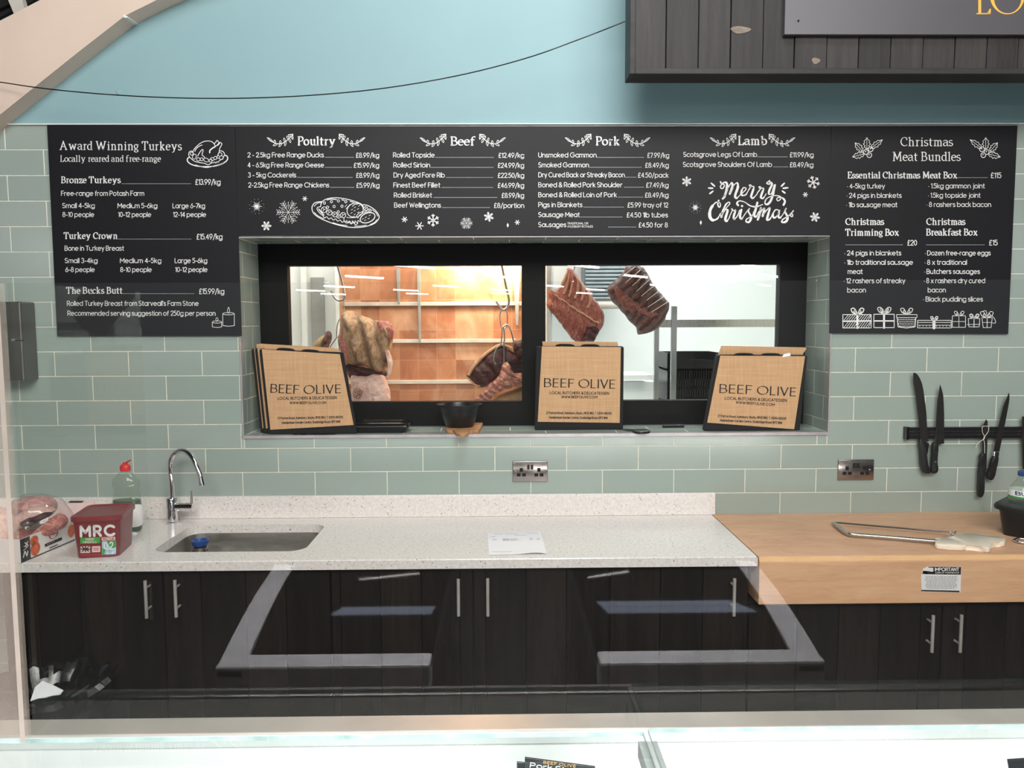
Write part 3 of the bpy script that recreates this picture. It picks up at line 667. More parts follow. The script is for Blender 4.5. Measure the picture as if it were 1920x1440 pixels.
# low freezers behind the viewer, seen only as a reflection in the acrylic screen
for x0, x1, lab in ((-1.06, -.27, 'low glass lidded chest freezer behind the viewer, left of the gap'), (.36, 1.2, 'low glass lidded chest freezer behind the viewer, right of the gap')):
    t = thing('chest_freezer', lab, 'freezer', ((x0+x1)/2, -4.55, 0), 'chest freezers behind the viewer')
    o0, o1 = (x0-.14 if x0 < 0 else x0, x1+.14 if x1 > 1 else x1)
    mb = MB(); mb.box(x0, x1, -5.16, -3.96, 0, .36, 0, .02); mb.obj('body', [M['hallwall']], t)
    def zz(u): return .42+.025*math.sin(math.pi*u)
    N = 10
    def lid(xa, xb, ya, yb, za, m, nm):
        mb = MB(); rows = []
        for i in range(N+1):
            u = i/N; y = ya+(yb-ya)*u; z = zz((y+3.95)/(-1.25))+za
            rows.append([(xa(u), y, z), (xb(u), y, z), (xb(u), y, z-.02), (xa(u), y, z-.02)])
        mb.loft(rows); return mb.obj(nm, [m], t, smooth=30)
    XL = lambda u: x0+(o0-x0)*u; XR = lambda u: x1+(o1-x1)*u
    ins_l = .1 if x0 < 0 else 0.0; ins_r = .1 if x1 > 1 else 0.0
    lid(lambda u: XL(u)+ins_l, lambda u: XR(u)-ins_r, -4.02, -5.16, 0, M['lidglass'], 'glass_lid')
    if ins_l: lid(XL, lambda u: XL(u)+.1, -3.95, -5.2, .006, M['freezer'], 'lid_frame')
    if ins_r: lid(lambda u: XR(u)-.1, XR, -3.95, -5.2, .006, M['freezer'], 'lid_frame')
    mb = MB(); mb.box(x0, x1, -4.06, -3.95, .31, .445, 0, .01); mb.obj('front_rail', [M['freezer']], t)

# roof void and curved beam at top left
mb = MB(); FY = -.09
low = [(-90, 288), (0, 215), (65, 163), (150, 95), (235, 29), (300, -3), (400, -48), (560, -100)]
up = [(420, -160), (200, -66), (75, 0), (0, 39), (-100, 96)]
A = [pt(x, y, FY) for x, y in low+up]; mb.hexa(A, [Vector((p.x, -.003, p.z)) for p in A])
beam = mb.obj('roof_beam', [M['cream']], kind='structure')
mb = MB(); a, b = pt(234, 29, FY-.002), pt(256, 44, -.002)
mb.hexa([pt(230, 27, FY-.004), pt(238, 30, FY-.004), pt(240, 33, FY-.004), pt(232, 33, FY-.004)], [pt(251, 41, -.004), pt(258, 42, -.004), pt(259, 46, -.004), pt(253, 47, -.004)])
mb.obj('beam_joint', [M['white']], beam)
mb = MB(); A = [pt(x, y, -.02) for x, y in ((420, -165), (200, -70), (75, -5), (0, 32), (-120, 98), (-120, -300), (420, -300))]
mb.hexa(A, [Vector((p.x, -.0035, p.z)) for p in A]); mb.obj('ceiling_void', [M['darkceil']], kind='structure')
mb = MB(); A = [pt(x, y, -.05) for x, y in ((12, -8), (36, -20), (46, 16), (26, 26))]
mb.hexa(A, [Vector((p.x, -.021, p.z)) for p in A]); tag(mb.obj('roof_strut', [M['cream2']]), 'short pale strut above the curved beam in the top left corner', 'strut')
mb = MB(); A = [pt(x, y, -.04) for x, y in ((-10, 8), (70, -32), (78, -22), (-10, 20))]
mb.hexa(A, [Vector((p.x, -.021, p.z)) for p in A]); tag(mb.obj('roof_panel_rib', [M['gap']]), 'dark ribbed roof panel edge crossing behind the pale strut', 'roof panel')
# ------------------------------------------------------------------ menu boards
BY, BF = -0.0075, -0.0125                          # back and front of a board; prints sit just proud of it
def board(name, label, corners, seamless=0):
    c = [pt(x, y, BF) for x, y in corners]
    t = thing('menu_board', label, 'menu board', ((c[2].x+c[3].x)/2, BF, c[3].z), 'menu boards on the tiled wall')
    mb = MB(); mb.hexa(c, [Vector((p.x, -.0066, p.z)) for p in c], 0, .0006); mb.obj('panel', [M['board']], t); return t
onb = vert(BF-.0008)
def put(t, name, polys, m='ink', f=onb):
    if not polys: return
    mb = MB(); mb.polys(polys, f); return mb.obj(name, [M[m]], t)
def each(t, name, lst, m='ink'):
    for q in lst: put(t, name, q, m)
def H(s, x0, x1, y, cap, bold=True, y1=None): return text(s, x0, x1, y, cap, SERIF, .19 if bold else .125, y1, thin=.085 if bold else .06)
def B(s, x0, x1, y, cap=8.5): return text(s, x0, x1, y, cap, ROUND, .135)
def row(n, x0, x1, d0, d1, p, p0, p1, y, cap=8.5): return B(n, x0, x1, y, cap)+B(p, p0, p1, y+.6, cap), dots(d0, d1, y+.3)

b1 = board('menu_board', 'black menu board at far left headed with turkeys, drawn candles at its foot', [(88, 234.5), (440, 236.5), (453, 630), (107, 630.5)])
each(b1, 'heading_lettering', [H('Award Winning Turkeys', 111.5, 340, 280.5, 15.6, False, 281.5), H('Locally reared and free-range', 113, 301, 303, 11.5, False), H('Bronze Turkeys', 115, 225.5, 343, 11.6), H('Turkey Crown', 120, 220, 447.6, 11.6), H('The Bucks Butt', 124.7, 229, 550.3, 11.6)])
each(b1, 'body_lettering', [B('£13.99/kg', 366.6, 413, 346, 9.6) , B('Free-range from Potash Farm', 115, 269.8, 366.7) , B('Small 4-5kg', 117.3, 177.2, 389.6) , B('Medium 5-6kg', 221, 294.5, 389.8) , B('Large 6-7kg', 324, 384, 390) , B('8-10 people', 117.6, 176, 406.4) , B('10-12 people', 222, 283, 406.4) , B('12-14 people', 325, 386, 406.4) , B('£15.49/kg', 369, 416.5, 448.5, 9.6) , B('Bone in Turkey Breast', 121.6, 232, 469.6) , B('Small 3-4kg', 122, 182.4, 492.8) , B('Medium 4-5kg', 225.5, 302, 492.8) , B('Large 5-6kg', 328, 388, 492.8) , B('6-8 people', 123, 177, 509.6) , B('8-10 people', 226, 284, 509.6) , B('10-12 people', 329, 388.6, 509.6) , B('£15.99/kg', 373.7, 420, 551, 9.6) , B("Rolled Turkey Breast from Starveall's Farm Stone", 126, 372, 573) , B('Recommended serving suggestion of 250g per person', 127, 403.6, 591.5)])
each(b1, 'dotted_leader', [dots(227.6, 357, 344.4, 1.1), dots(220.6, 357.5, 448.2, 1.1), dots(229.8, 363.6, 550.6, 1.1)], 'inkgrey')
# roast turkey drawing
k = lambda pts: [(340+x/16, 240+y/16) for x, y in pts]
tk = []
def S(pts, w=1.3, closed=False): tk.extend(ribbon(sm2(k(pts), 4, closed), w))
S([(370, 760), (345, 740), (370, 660), (450, 560), (560, 465), (680, 405), (800, 390), (900, 405), (970, 460), (1020, 540)])
S([(405, 700), (450, 620), (530, 550), (620, 510)]); S([(985, 470), (1030, 430), (1070, 370), (1110, 410), (1130, 450), (1090, 490), (1060, 530)])
S([(1020, 545), (1090, 520), (1140, 470), (1160, 430), (1215, 475), (1190, 540), (1150, 620), (1130, 730), (1080, 840)])
S([(1020, 555), (930, 610), (860, 670), (850, 740)], 2.2); S([(490, 840), (540, 750), (620, 650), (655, 680), (620, 800), (680, 860), (710, 900)])
for cx, cy, rx, ry in ((390, 860, 55, 80), (745, 960, 80, 55), (510, 940, 55, 50), (610, 940, 45, 45), (930, 930, 55, 45), (1160, 790, 60, 55), (880, 980, 50, 45), (1110, 870, 40, 40), (310, 770, 45, 45), (1200, 890, 60, 60), (1020, 900, 45, 50)):
    tk.extend(ribbon(k(ell(cx, cy, rx, ry, 20, 12)), 1.1))
S([(240, 870), (220, 800), (240, 720), (300, 690), (345, 720)]); S([(250, 870), (340, 960), (430, 1010), (560, 1040), (700, 1060), (800, 1100), (930, 1040), (960, 1050), (1000, 1020), (1030, 1050), (1070, 1010), (1100, 1030), (1150, 970), (1230, 930), (1290, 820), (1280, 740), (1220, 690), (1150, 690)])
S([(250, 875), (185, 920), (190, 1000), (280, 1080), (460, 1140), (740, 1160), (1010, 1140), (1230, 1070), (1360, 980), (1390, 890), (1350, 830), (1290, 815)], 2.0); S([(420, 1110), (740, 1185), (1040, 1120), (1250, 1060)], 1.6)
put(b1, 'turkey_drawing', tk)
c1 = lambda x, y: (x*.30554, 220+y*.30554)
for x0, x1, y0, y1, fl in ((1303, 1360, 1256, 1290, 1228), (1367, 1438, 1205, 1282, 1165)):
    cn = []; mx = (x0+x1)/2
    cn += ribbon([c1(*p) for p in ell(mx, y0, (x1-x0)/2, 7, 0, 12)], .9)+ribbon([c1(x0, y0), c1(x0, y1-4), c1(mx, y1), c1(x1, y1-4), c1(x1, y0)], 1.0)+ribbon([c1(mx, y0), c1(mx, y0-6)], .8)
    cn += ribbon([c1(*p) for p in sm2([(mx, y0-6), (mx-7, y0-16), (mx, fl), (mx+7, y0-16)], 4, True)], .8)
    put(b1, 'candle_drawing', cn)

def sprig(x, y, flip):
    """a curved twig with outlined leaves; x, y = its left end"""
    out = []; W_ = 49.5
    fx = (lambda u: x+u) if not flip else (lambda u: x+W_-u)
    stem = sm2([(fx(0), y), (fx(9), y+7), (fx(20), y+11), (fx(30), y+9.5), (fx(39), y+3), (fx(47), y-5)], 5)
    out += ribbon(stem, 1.5)
    for (u, v, du, dv) in ((11, 8, -10.5, -8.5), (15, 10, -1.5, -6), (19, 11, -8, 3.5), (24, 10.5, 1, -5.5), (27, 10, -5, 6.5), (33, 7, -1.5, -7), (35, 6, -2, 9), (40, 2, -3, -5.5), (41, 1.5, 3, 7.5), (44, -2, -4.5, -4), (46, -4, 2, 7)):
        m = (u+du*.5, v+dv*.5); ln = math.hypot(du, dv); nx, ny = -dv/ln*1.6, du/ln*1.6
        out += ribbon([(fx(a), y+b) for a, b in sm2([(u, v), (m[0]+nx, m[1]+ny), (u+du, v+dv), (m[0]-nx, m[1]-ny)], 3, True)]+[(fx(u), y+v)], 1.0)
    out += ribbon([(fx(41), y-6), (fx(48), y-7), (fx(48), y+1)], 1.6)
    return out
def flake(x, y, r, kind, w=1.2, rot=0):
    out = []; n = 6 if kind != 'burst' else 12
    if kind == 'burst':
        for i in range(n):
            a = R(rot+i*360/n); rr = r*(1 if i % 2 == 0 else .72); q = R(15)
            out.append([(x+r*.3*math.cos(a-q), y+r*.3*math.sin(a-q)), (x+rr*math.cos(a), y+rr*math.sin(a)), (x+r*.3*math.cos(a+q), y+r*.3*math.sin(a+q))])
            out += disc(x+r*1.25*math.cos(a+.2), y+r*1.25*math.sin(a+.2), .45, 6)
        return out+disc(x, y, r*.42, 12)
    if kind == 'diamond': return [[(x-r*.55, y), (x, y-r*1.2), (x+r*.55, y), (x, y+r*1.2)]]
    for i in range(n):
        a = R(rot+i*60); ca, sa = math.cos(a), math.sin(a)
        if kind == 'petal':
            out += ribbon([(x+ca*r*.2, y+sa*r*.2), (x+ca*r*.95, y+sa*r*.95)], [.8, 3.4*r/8, 3.0*r/8]); out += ribbon([(x, y), (x+math.cos(a+.52)*r*.8, y+math.sin(a+.52)*r*.8)], .7)
        elif kind == 'aster': out += ribbon([(x, y), (x+ca*r, y+sa*r)], w)
        else:
            out += ribbon([(x, y), (x+ca*r, y+sa*r)], w)
            for f in ((.62,) if kind == 'snow' else (.4, .62, .82)):
                for s in (-1, 1):
                    b = a+s*.8; out += ribbon([(x+ca*r*f, y+sa*r*f), (x+ca*r*f+math.cos(b)*r*.33, y+sa*r*f+math.sin(b)*r*.33)], w*.9)
            if kind == 'fine':
                a2 = a+R(30); out += ribbon([(x+math.cos(a2)*r*.3, y+math.sin(a2)*r*.3), (x+math.cos(a2)*r*.85, y+math.sin(a2)*r*.85)], w*.8); out += disc(x+math.cos(a2)*r*.9, y+math.sin(a2)*r*.9, w, 6); out += disc(x+ca*r, y+sa*r, w*.8, 6)
    return out
b2 = board('menu_board', 'wide black menu board above the niche with a drawn meat platter and snowflakes', [(440.6, 236.5), (1558.5, 236.5), (1558.5, 440.8), (446.8, 441.5)])
hd = [H('Poultry', 558.3, 628.8, 272, 15.6), H('Beef', 845.3, 890.6, 272.2, 15.6), H('Pork', 1117.3, 1162, 272, 15.6), H('Lamb', 1384, 1437, 271.3, 15.6)]
each(b2, 'heading_lettering', hd)
bd, dd, pr_ = [], [], []
for r in (('2 - 2.5kg Free Range Ducks', 464.5, 606.7, 609, 662.7, '£8.99/kg', 667.7, 710.4, 294.6), ('4 - 6.5kg Free Range Geese', 464.7, 607, 609.3, 659.2, '£15.99/kg', 663.6, 710.4, 313.5), ('3 - 5kg Cockerels', 465.4, 554.8, 557, 660, '£8.99/kg', 668, 710.8, 332.3), ('2-2.5kg Free Range Chickens', 466, 616.8, 619, 662.7, '£5.99/kg', 668.5, 711, 351),
    ('Rolled Topside', 737.5, 814.5, 816, 925, '£12.49/kg', 935, 982.3, 294.8), ('Rolled Sirloin', 738, 806, 808, 925, '£24.99/kg', 933.7, 982.3, 313.6), ('Dry Aged Fore Rib', 738.4, 833.5, 836, 925, '£22.50/kg', 933.7, 982.3, 332.4), ('Finest Beef Fillet', 738, 825, 828, 924.5, '£46.99/kg', 933.7, 982.3, 351.2), ('Rolled Brisket', 739, 809.5, 813, 931.8, '£8.99/kg', 941, 982.3, 370), ('Beef Wellingtons', 739.5, 826.3, 828.5, 918.6, '£8/portion', 926.5, 982.3, 388.8),
    ('Unsmoked Gammon', 1009.8, 1118, 1118.8, 1207.5, '£7.99/kg', 1214, 1254.3, 294.8), ('Smoked Gammon', 1009.8, 1103.7, 1105, 1202, '£8.49/kg', 1210, 1253.5, 313.4), ('Dry Cured Back or Streaky Bacon', 1009.8, 1170.8, 1172.8, 1193, '£4.50/pack', 1196.5, 1252.9, 332), ('Boned & Rolled Pork Shoulder', 1009.8, 1166.5, 1170, 1208, '£7.49/kg', 1211.8, 1253, 350.7), ('Boned & Rolled Loin of Pork', 1009.8, 1155.8, 1159, 1205, '£8.49/kg', 1209.6, 1253, 369.4), ('Pigs in Blankets', 1009.8, 1091.6, 1094, 1170, '£5.99 tray of 12', 1177, 1252.4, 388), ('Sausage Meat', 1009.8, 1086.6, 1087.7, 1167.4, '£4.50 1lb tubes', 1175.4, 1252, 406.6), ('Sausages', 1009.8, 1061.2, 1140, 1192, '£4.50 for 8', 1197.8, 1251.6, 425.4),
    ('Scotsgrove Legs Of Lamb', 1281.7, 1419, 1420, 1476, '£11.99/kg', 1481.3, 1525, 293.8), ('Scotsgrove Shoulders Of Lamb', 1281, 1447, 1450, 1478, '£8.49/kg', 1481.3, 1524.6, 312.5)):
    bd.append(B(r[0], r[1], r[2], r[8])); pr_.append(B(r[5], r[6], r[7], r[8]+.6)); dd.append(dots(r[3], r[4], r[8]+.3))
bd.append(text('TRADITIONAL OR', 1064, 1102.6, 420.6, 3.6, ROUND, .14)+text('AYLESBURY ROYALES', 1064, 1111.7, 426.4, 3.6, ROUND, .14))
each(b2, 'item_lettering', bd); each(b2, 'price_lettering', pr_); each(b2, 'dotted_leader', dd, 'inkgrey')
sp = []
for x in (501, 787.8, 1060, 1331.7): sp.append(sprig(x, 258.5, False))
for x in (634.5, 898, 1169, 1440.8): sp.append(sprig(x, 258.5, True))
each(b2, 'sprig_drawing', sp)
fk = []
for a in ((481.5, 387, 11, 'burst'), (540.5, 398, 21, 'fine', .8), (571.5, 372.5, 4.3, 'aster', 1.3), (499.5, 423.5, 8, 'petal'), (758.5, 411.5, 5, 'aster', 1.6, 10), (786.5, 423.5, 7.2, 'aster', 1.6), (812, 413, 11, 'snow', 1.9, 30), (874.5, 418.5, 10.5, 'fine', .6), (916.5, 406.5, 8, 'petal', 1, 20), (952, 422.3, 3.8, 'diamond'), (970, 417, 4.3, 'aster', 1.5),
          (1287.5, 340, 8, 'petal', 1, 30), (1303.7, 389, 8.5, 'burst'), (1314, 417.5, 3.8, 'diamond'), (1525, 342, 11.5, 'snow', 1.9, 15), (1510, 365, 4.2, 'aster', 1.6), (1528, 407, 8, 'petal', 1, 10)): fk.append(flake(*a))
each(b2, 'snowflake_drawing', fk)
# platter drawing
k2 = lambda pts: [(570+x/12, 360+y/12) for x, y in pts]
pl = []
def S2(pts, w=1.1, closed=False): pl.extend(ribbon(k2(sm2(pts, 4, closed)), w))
S2([(400, 215), (250, 240), (180, 340), (210, 470), (330, 570), (520, 660), (760, 740), (1050, 795), (1330, 785), (1560, 720), (1670, 620), (1685, 530), (1600, 410), (1450, 310), (1330, 285)], 1.5)
S2([(370, 330), (400, 230), (500, 160), (660, 130), (850, 140), (1060, 185), (1210, 235), (1310, 290), (1340, 370)], 1.4); pl += ribbon(k2(ell(1150, 410, 185, 160, -20, 24)), 1.3); pl += ribbon(k2(ell(1430, 580, 175, 105, -22, 24)), 1.6)
S2([(1170, 570), (1220, 490), (1320, 440), (1420, 430)]); S2([(1210, 590), (1250, 520), (1350, 470), (1440, 455)]); S2([(230, 320), (290, 260), (380, 235)]); S2([(230, 460), (320, 540), (440, 600)]); S2([(650, 690), (800, 735), (970, 755)], 1.2); S2([(1140, 770), (1280, 765), (1400, 745)]); S2([(1490, 730), (1580, 690), (1640, 620)]); S2([(1540, 400), (1620, 470), (1660, 545)])
S2([(520, 180), (600, 160), (730, 170)], 1.6); S2([(850, 175), (900, 185)], 1.6); S2([(1040, 210), (1120, 235)], 1.4); S2([(1090, 320), (1140, 280), (1215, 268)]); S2([(920, 335), (965, 285)], .8); S2([(945, 380), (1035, 280)], .9); S2([(1040, 545), (1090, 560), (1140, 548)])
for cx, cy in ((460, 247), (617, 218), (773, 200), (940, 217), (530, 342), (678, 325), (855, 320), (770, 447)): pl += ribbon(k2(ell(cx, cy, 26, 27, 0, 10)), 1.1)
for cx, cy in ((1145, 345), (1080, 395), (1215, 380), (1140, 420), (1070, 470), (1220, 455), (1140, 503), (1240, 310), (1390, 568), (1480, 525), (1325, 605), (1455, 598), (1375, 635)): pl += ribbon(k2([(cx-16, cy+9), (cx+16, cy-9)]), .9)
for cx, cy, rx, ry in ((450, 400, 62, 70), (570, 460, 62, 60), (690, 505, 62, 55), (880, 520, 60, 60), (780, 545, 45, 45), (1390, 370, 48, 42), (1480, 415, 38, 36)):
    pl += ribbon(k2(ell(cx, cy, rx, ry, 30, 12)), 1.0); pl += ribbon(k2(sm2([(cx-rx*.5, cy+ry*.6), (cx, cy), (cx+rx*.6, cy-ry*.3)], 3)), .9); pl += ribbon(k2([(cx, cy), (cx-rx*.4, cy-ry*.6)]), .9)
S2([(370, 330), (300, 350), (300, 400), (360, 480), (430, 535)], 1.2); S2([(330, 380), (390, 460), (450, 520)], 1.8)
zg = [(430, 535)]
for i in range(16): zg += [(460+i*50, 545+i*9+(0 if i % 2 else 40)+min(i, 9)*3)]
S2(zg, 1.2); S2([(900, 590), (900, 640), (940, 690), (960, 640), (1000, 700), (1020, 650), (1080, 710), (1090, 650), (1140, 700), (1150, 650), (1200, 700), (1215, 640), (1250, 670)], 1.1); S2([(960, 560), (1000, 580), (1170, 575)], .9)
put(b2, 'platter_drawing', pl)
# brush script greeting
k3 = lambda pts: [(1260+x/6, 230+y/6) for x, y in pts]
gs = []
def S3(pts, w): gs.extend(ribbon(k3(sm2(pts, 5)), [v/6 for v in w] if isinstance(w, list) else w/6))
S3([(545, 665), (560, 690), (590, 700), (575, 735), (555, 740), (545, 715), (580, 675), (615, 680), (618, 740), (590, 830), (570, 855)], [16, 14, 12, 12, 12, 12, 16, 24, 30, 26, 22])
S3([(575, 850), (600, 800), (650, 700), (675, 680), (680, 720), (650, 800)], [14, 10, 12, 22, 28, 26]); S3([(655, 795), (700, 700), (735, 680), (740, 730), (710, 820), (725, 850), (770, 810)], [10, 10, 20, 28, 26, 20, 10])
S3([(770, 810), (825, 760), (830, 735), (800, 735), (780, 780), (785, 815), (830, 810), (870, 740)], [10, 12, 12, 14, 22, 22, 14, 10]); S3([(860, 760), (890, 710), (870, 700), (880, 720), (920, 720), (905, 780), (890, 830), (910, 850), (960, 800)], [12, 14, 14, 12, 16, 24, 24, 18, 10])
S3([(960, 790), (1000, 735), (980, 720), (990, 740), (1030, 740), (1010, 800), (1000, 840), (1025, 850), (1060, 800)], [12, 14, 14, 12, 16, 24, 24, 18, 10]); S3([(1095, 655), (1105, 685), (1080, 690), (1065, 680), (1090, 665), (1125, 690), (1095, 760), (1090, 800), (1120, 795), (1150, 700)], [18, 16, 12, 12, 12, 22, 24, 20, 12, 12])
S3([(1160, 700), (1140, 790), (1110, 880), (1070, 920), (1045, 900), (1070, 850), (1150, 820), (1215, 830), (1220, 860), (1190, 880), (1180, 850), (1230, 840), (1270, 880), (1255, 925)], [20, 26, 26, 20, 14, 10, 10, 12, 12, 12, 10, 12, 22, 24])
S3([(525, 875), (515, 920), (530, 950), (545, 935), (535, 900), (490, 900), (435, 970), (425, 1050), (455, 1095), (510, 1080), (545, 1020)], [18, 16, 14, 12, 10, 14, 30, 36, 32, 18, 10])
S3([(545, 1040), (610, 960), (650, 910), (635, 895), (600, 930), (565, 1020), (555, 1060)], [10, 10, 12, 12, 18, 26, 26]); S3([(555, 1060), (600, 980), (625, 990), (600, 1080), (615, 1110), (650, 1060)], [10, 12, 26, 28, 20, 10])
S3([(645, 1060), (680, 980), (670, 970), (690, 990), (715, 985), (695, 1050), (700, 1085), (735, 1050), (760, 985)], [10, 12, 14, 12, 20, 24, 22, 12, 10]); S3([(780, 980), (765, 1050), (780, 1085), (820, 1030)], [24, 26, 20, 10]); gs += disc(*k3([(788, 938)])[0], 2.2, 10)
S3([(820, 1030), (870, 965), (860, 1000), (890, 1060), (870, 1115), (835, 1115), (840, 1085), (900, 1050), (920, 1000)], [10, 14, 18, 26, 22, 16, 12, 10, 10]); S3([(960, 900), (940, 980), (925, 1040), (945, 1060), (975, 1000)], [24, 26, 24, 18, 10])
S3([(745, 930), (730, 905), (760, 880), (820, 895), (880, 935), (950, 945), (1020, 920)], [22, 18, 12, 10, 14, 18, 10])
S3([(990, 980), (1000, 960), (985, 1030), (965, 1090)], [18, 22, 26, 24]); S3([(970, 1080), (1010, 990), (1040, 970), (1020, 1050)], [10, 12, 24, 26]); S3([(1020, 1050), (1065, 985), (1100, 960), (1080, 1040), (1070, 1090), (1100, 1085), (1130, 1030)], [10, 12, 22, 26, 26, 18, 10])
S3([(1200, 985), (1165, 980), (1135, 1030), (1145, 1070), (1180, 1050), (1210, 985), (1195, 1050), (1215, 1070), (1250, 1030)], [12, 14, 24, 20, 12, 16, 24, 20, 10]); S3([(1250, 1030), (1285, 965), (1270, 1000), (1300, 1060), (1285, 1110), (1240, 1120), (1245, 1090), (1310, 1050), (1350, 1010), (1365, 990)], [10, 16, 22, 28, 26, 20, 14, 12, 12, 12])
S3([(1330, 1030), (1355, 1030), (1355, 1055), (1335, 1050), (1335, 1020)], 12)
for a, b in (((440, 680), (480, 715)), ((410, 735), (458, 738)), ((462, 770), (425, 798)), ((1265, 680), (1230, 715)), ((1305, 732), (1250, 738)), ((1240, 768), (1272, 792))): gs += ribbon(k3([a, ((a[0]+b[0])/2, (a[1]+b[1])/2), b]), [2.2, 3.4, 2.6])
put(b2, 'greeting_lettering', gs)

b3 = board('menu_board', 'black menu board at far right headed with meat bundles, drawn gifts along its foot', [(1559, 236.5), (1908, 235.5), (1890.5, 626.5), (1555.5, 625)])
each(b3, 'heading_lettering', [H('Christmas', 1689.4, 1786, 273.5, 16, False), H('Meat Bundles', 1673.8, 1800.4, 301.3, 16, False), H('Essential Christmas Meat Box', 1589.8, 1794.8, 334, 11.6), H('Christmas', 1586, 1657, 421.3, 12), H('Trimming Box', 1585.5, 1685.5, 441.5, 12), H('Christmas', 1737.8, 1809.3, 421.3, 12), H('Breakfast Box', 1737, 1833, 441.2, 12)])
each(b3, 'body_lettering', [B('£115', 1858, 1877, 333.4, 9.4) , B('£20', 1701.7, 1718.8, 459.8, 9.4) , B('£15', 1854.8, 1870, 459.6, 9.4) , B('• 4-5kg turkey', 1589, 1658.7, 353) , B('• 24 pigs in blankets', 1588, 1690, 370.6) , B('• 1lb sausage meat', 1587.5, 1682, 388) , B('• 1.5kg gammon joint', 1741.5, 1846, 352.7) , B('• 1.5kg topside joint', 1740.7, 1838, 370.3) , B('• 8 rashers back bacon', 1738, 1857.7, 387.6) , B('• 24 pigs in blankets', 1584, 1689.4, 478.5) , B('• 1lb traditional sausage', 1584, 1711.4, 496) , B('meat', 1590, 1617, 513.2) , B('• 12 rashers of streaky', 1582.7, 1696.8, 530.6) , B('bacon', 1589, 1623, 548) , B('• Dozen free-range eggs', 1735, 1857, 478.5) , B('• 8 x traditional', 1734.4, 1812.4, 496) , B('• Butchers sausages', 1733.6, 1836.9, 513.2) , B('• 8 x rashers dry cured', 1733, 1846.6, 530.4) , B('bacon', 1740, 1772.8, 547.8) , B('• Black pudding slices', 1731.6, 1842.6, 565)])
each(b3, 'dotted_leader', [dots(1795.5, 1851, 333, 1.1), dots(1585, 1691.7, 459, 1.1), dots(1736.4, 1845.7, 459, 1.1)], 'inkgrey')
c6 = lambda x, y: (1540+x*.28464, 230+y*.28464)
hl = []
def leaf(tip, base, w_):
    dx, dy = tip[0]-base[0], tip[1]-base[1]; ln = math.hypot(dx, dy); nx, ny = -dy/ln, dx/ln
    pts = []
    for s in (1, -1):
        q = [(base[0]+dx*t+nx*s*v*w_, base[1]+dy*t+ny*s*v*w_) for t, v in ((.05, .15), (.2, .75), (.3, .5), (.45, 1), (.55, .6), (.7, .8), (.8, .4), (1, 0))]
        pts += q if s > 0 else q[::-1]
    return ribbon([c6(*p) for p in pts+pts[:1]], 1.0)+ribbon([c6(*base), c6(*tip)], .8)
for mir in (0, 1):
    hl = []
    mx = (lambda x: x) if not mir else (lambda x: 1383-x)
    for tip, base, w_ in (((300, 98), (300, 175), 24), ((403, 112), (325, 170), 20), ((222, 132), (272, 190), 22), ((204, 226), (285, 205), 22)): hl += leaf((mx(tip[0]), tip[1]), (mx(base[0]), base[1]), w_)
    for cx, cy in ((294, 193), (325, 175), (316, 214)): hl += ribbon([c6(*p) for p in ell(mx(cx), cy, 16, 16, 0, 12)], 1.3)+disc(*c6(mx(cx)-2, cy-3), 1.2, 6)
    put(b3, 'holly_drawing', hl)
gf = []
def gl(pts, w_=1.0): gf.extend(ribbon([c6(*p) for p in pts], w_))
def gbox(x0, y0, x1, y1, w_=1.0): gl([(x0, y0), (x1, y0), (x1, y1), (x0, y1), (x0, y0)], w_)
def bow(x, y, s, w_=1.2):
    for d in (-1, 1): gl(sm2([(x, y), (x+d*.5*s, y-.9*s), (x+d*s, y-.8*s), (x+d*.7*s, y-.2*s), (x, y)], 4), w_); gl(sm2([(x, y), (x+d*.4*s, y-.6*s), (x+d*.55*s, y-.3*s), (x, y)], 3), w_)
gbox(142, 1264, 328, 1352, 1.3); gl([(142, 1308), (328, 1306)], 2.6); gl([(237, 1264), (237, 1352)], 4)
for i in range(11):
    x = 150+i*16; gl([(x, 1300), (min(x+26, 326), 1268)], .9); gl([(x, 1348), (min(x+26, 326), 1314)], .9)
bow(238, 1262, 42, 2)
put(b3, 'gift_drawing', gf); gf.clear()
gbox(346, 1262, 480, 1350, 1.3); gl([(346, 1306), (480, 1306)], 2.4); gl([(413, 1262), (413, 1352)], 3.6); bow(415, 1258, 44, 1.4); bow(415, 1250, 28, 1.2)
put(b3, 'gift_drawing', gf); gf.clear()
gbox(496, 1264, 630, 1284, 1.1); gl([(500, 1284), (506, 1345), (560, 1352), (616, 1345), (622, 1284)], 1.6); bow(562, 1260, 40, 1.3)
for i in range(11):
    for j in range(4): gf.extend(disc(*c6(510+i*10.4+(j % 2)*5, 1298+j*14), 1.0, 6))
put(b3, 'gift_drawing', gf); gf.clear()
gbox(634, 1302, 856, 1352, 1.1); gl([(634, 1316), (856, 1316)]); gl([(640, 1334), (852, 1334)], .8); gl([(742, 1302), (742, 1352)], 5.6); bow(744, 1300, 24, 1.6)
for i in range(10): gf.extend(disc(*c6(648+i*22, 1340), .9, 6))
put(b3, 'gift_drawing', gf); gf.clear()
gbox(863, 1272, 950, 1348); gl([(863, 1310), (950, 1310)], .8); gl([(906, 1272), (906, 1348)], .9); bow(908, 1272, 32, 1.0)
put(b3, 'gift_drawing', gf); gf.clear()
gl(sm2([(968, 1290), (972, 1345), (1040, 1345), (1044, 1290), (968, 1290)], 1)); gl([(960, 1330), (1046, 1328)], .8); gl([(1006, 1290), (1006, 1348)], 1.2); bow(1008, 1290, 30, 2)
put(b3, 'gift_drawing', gf); gf.clear()
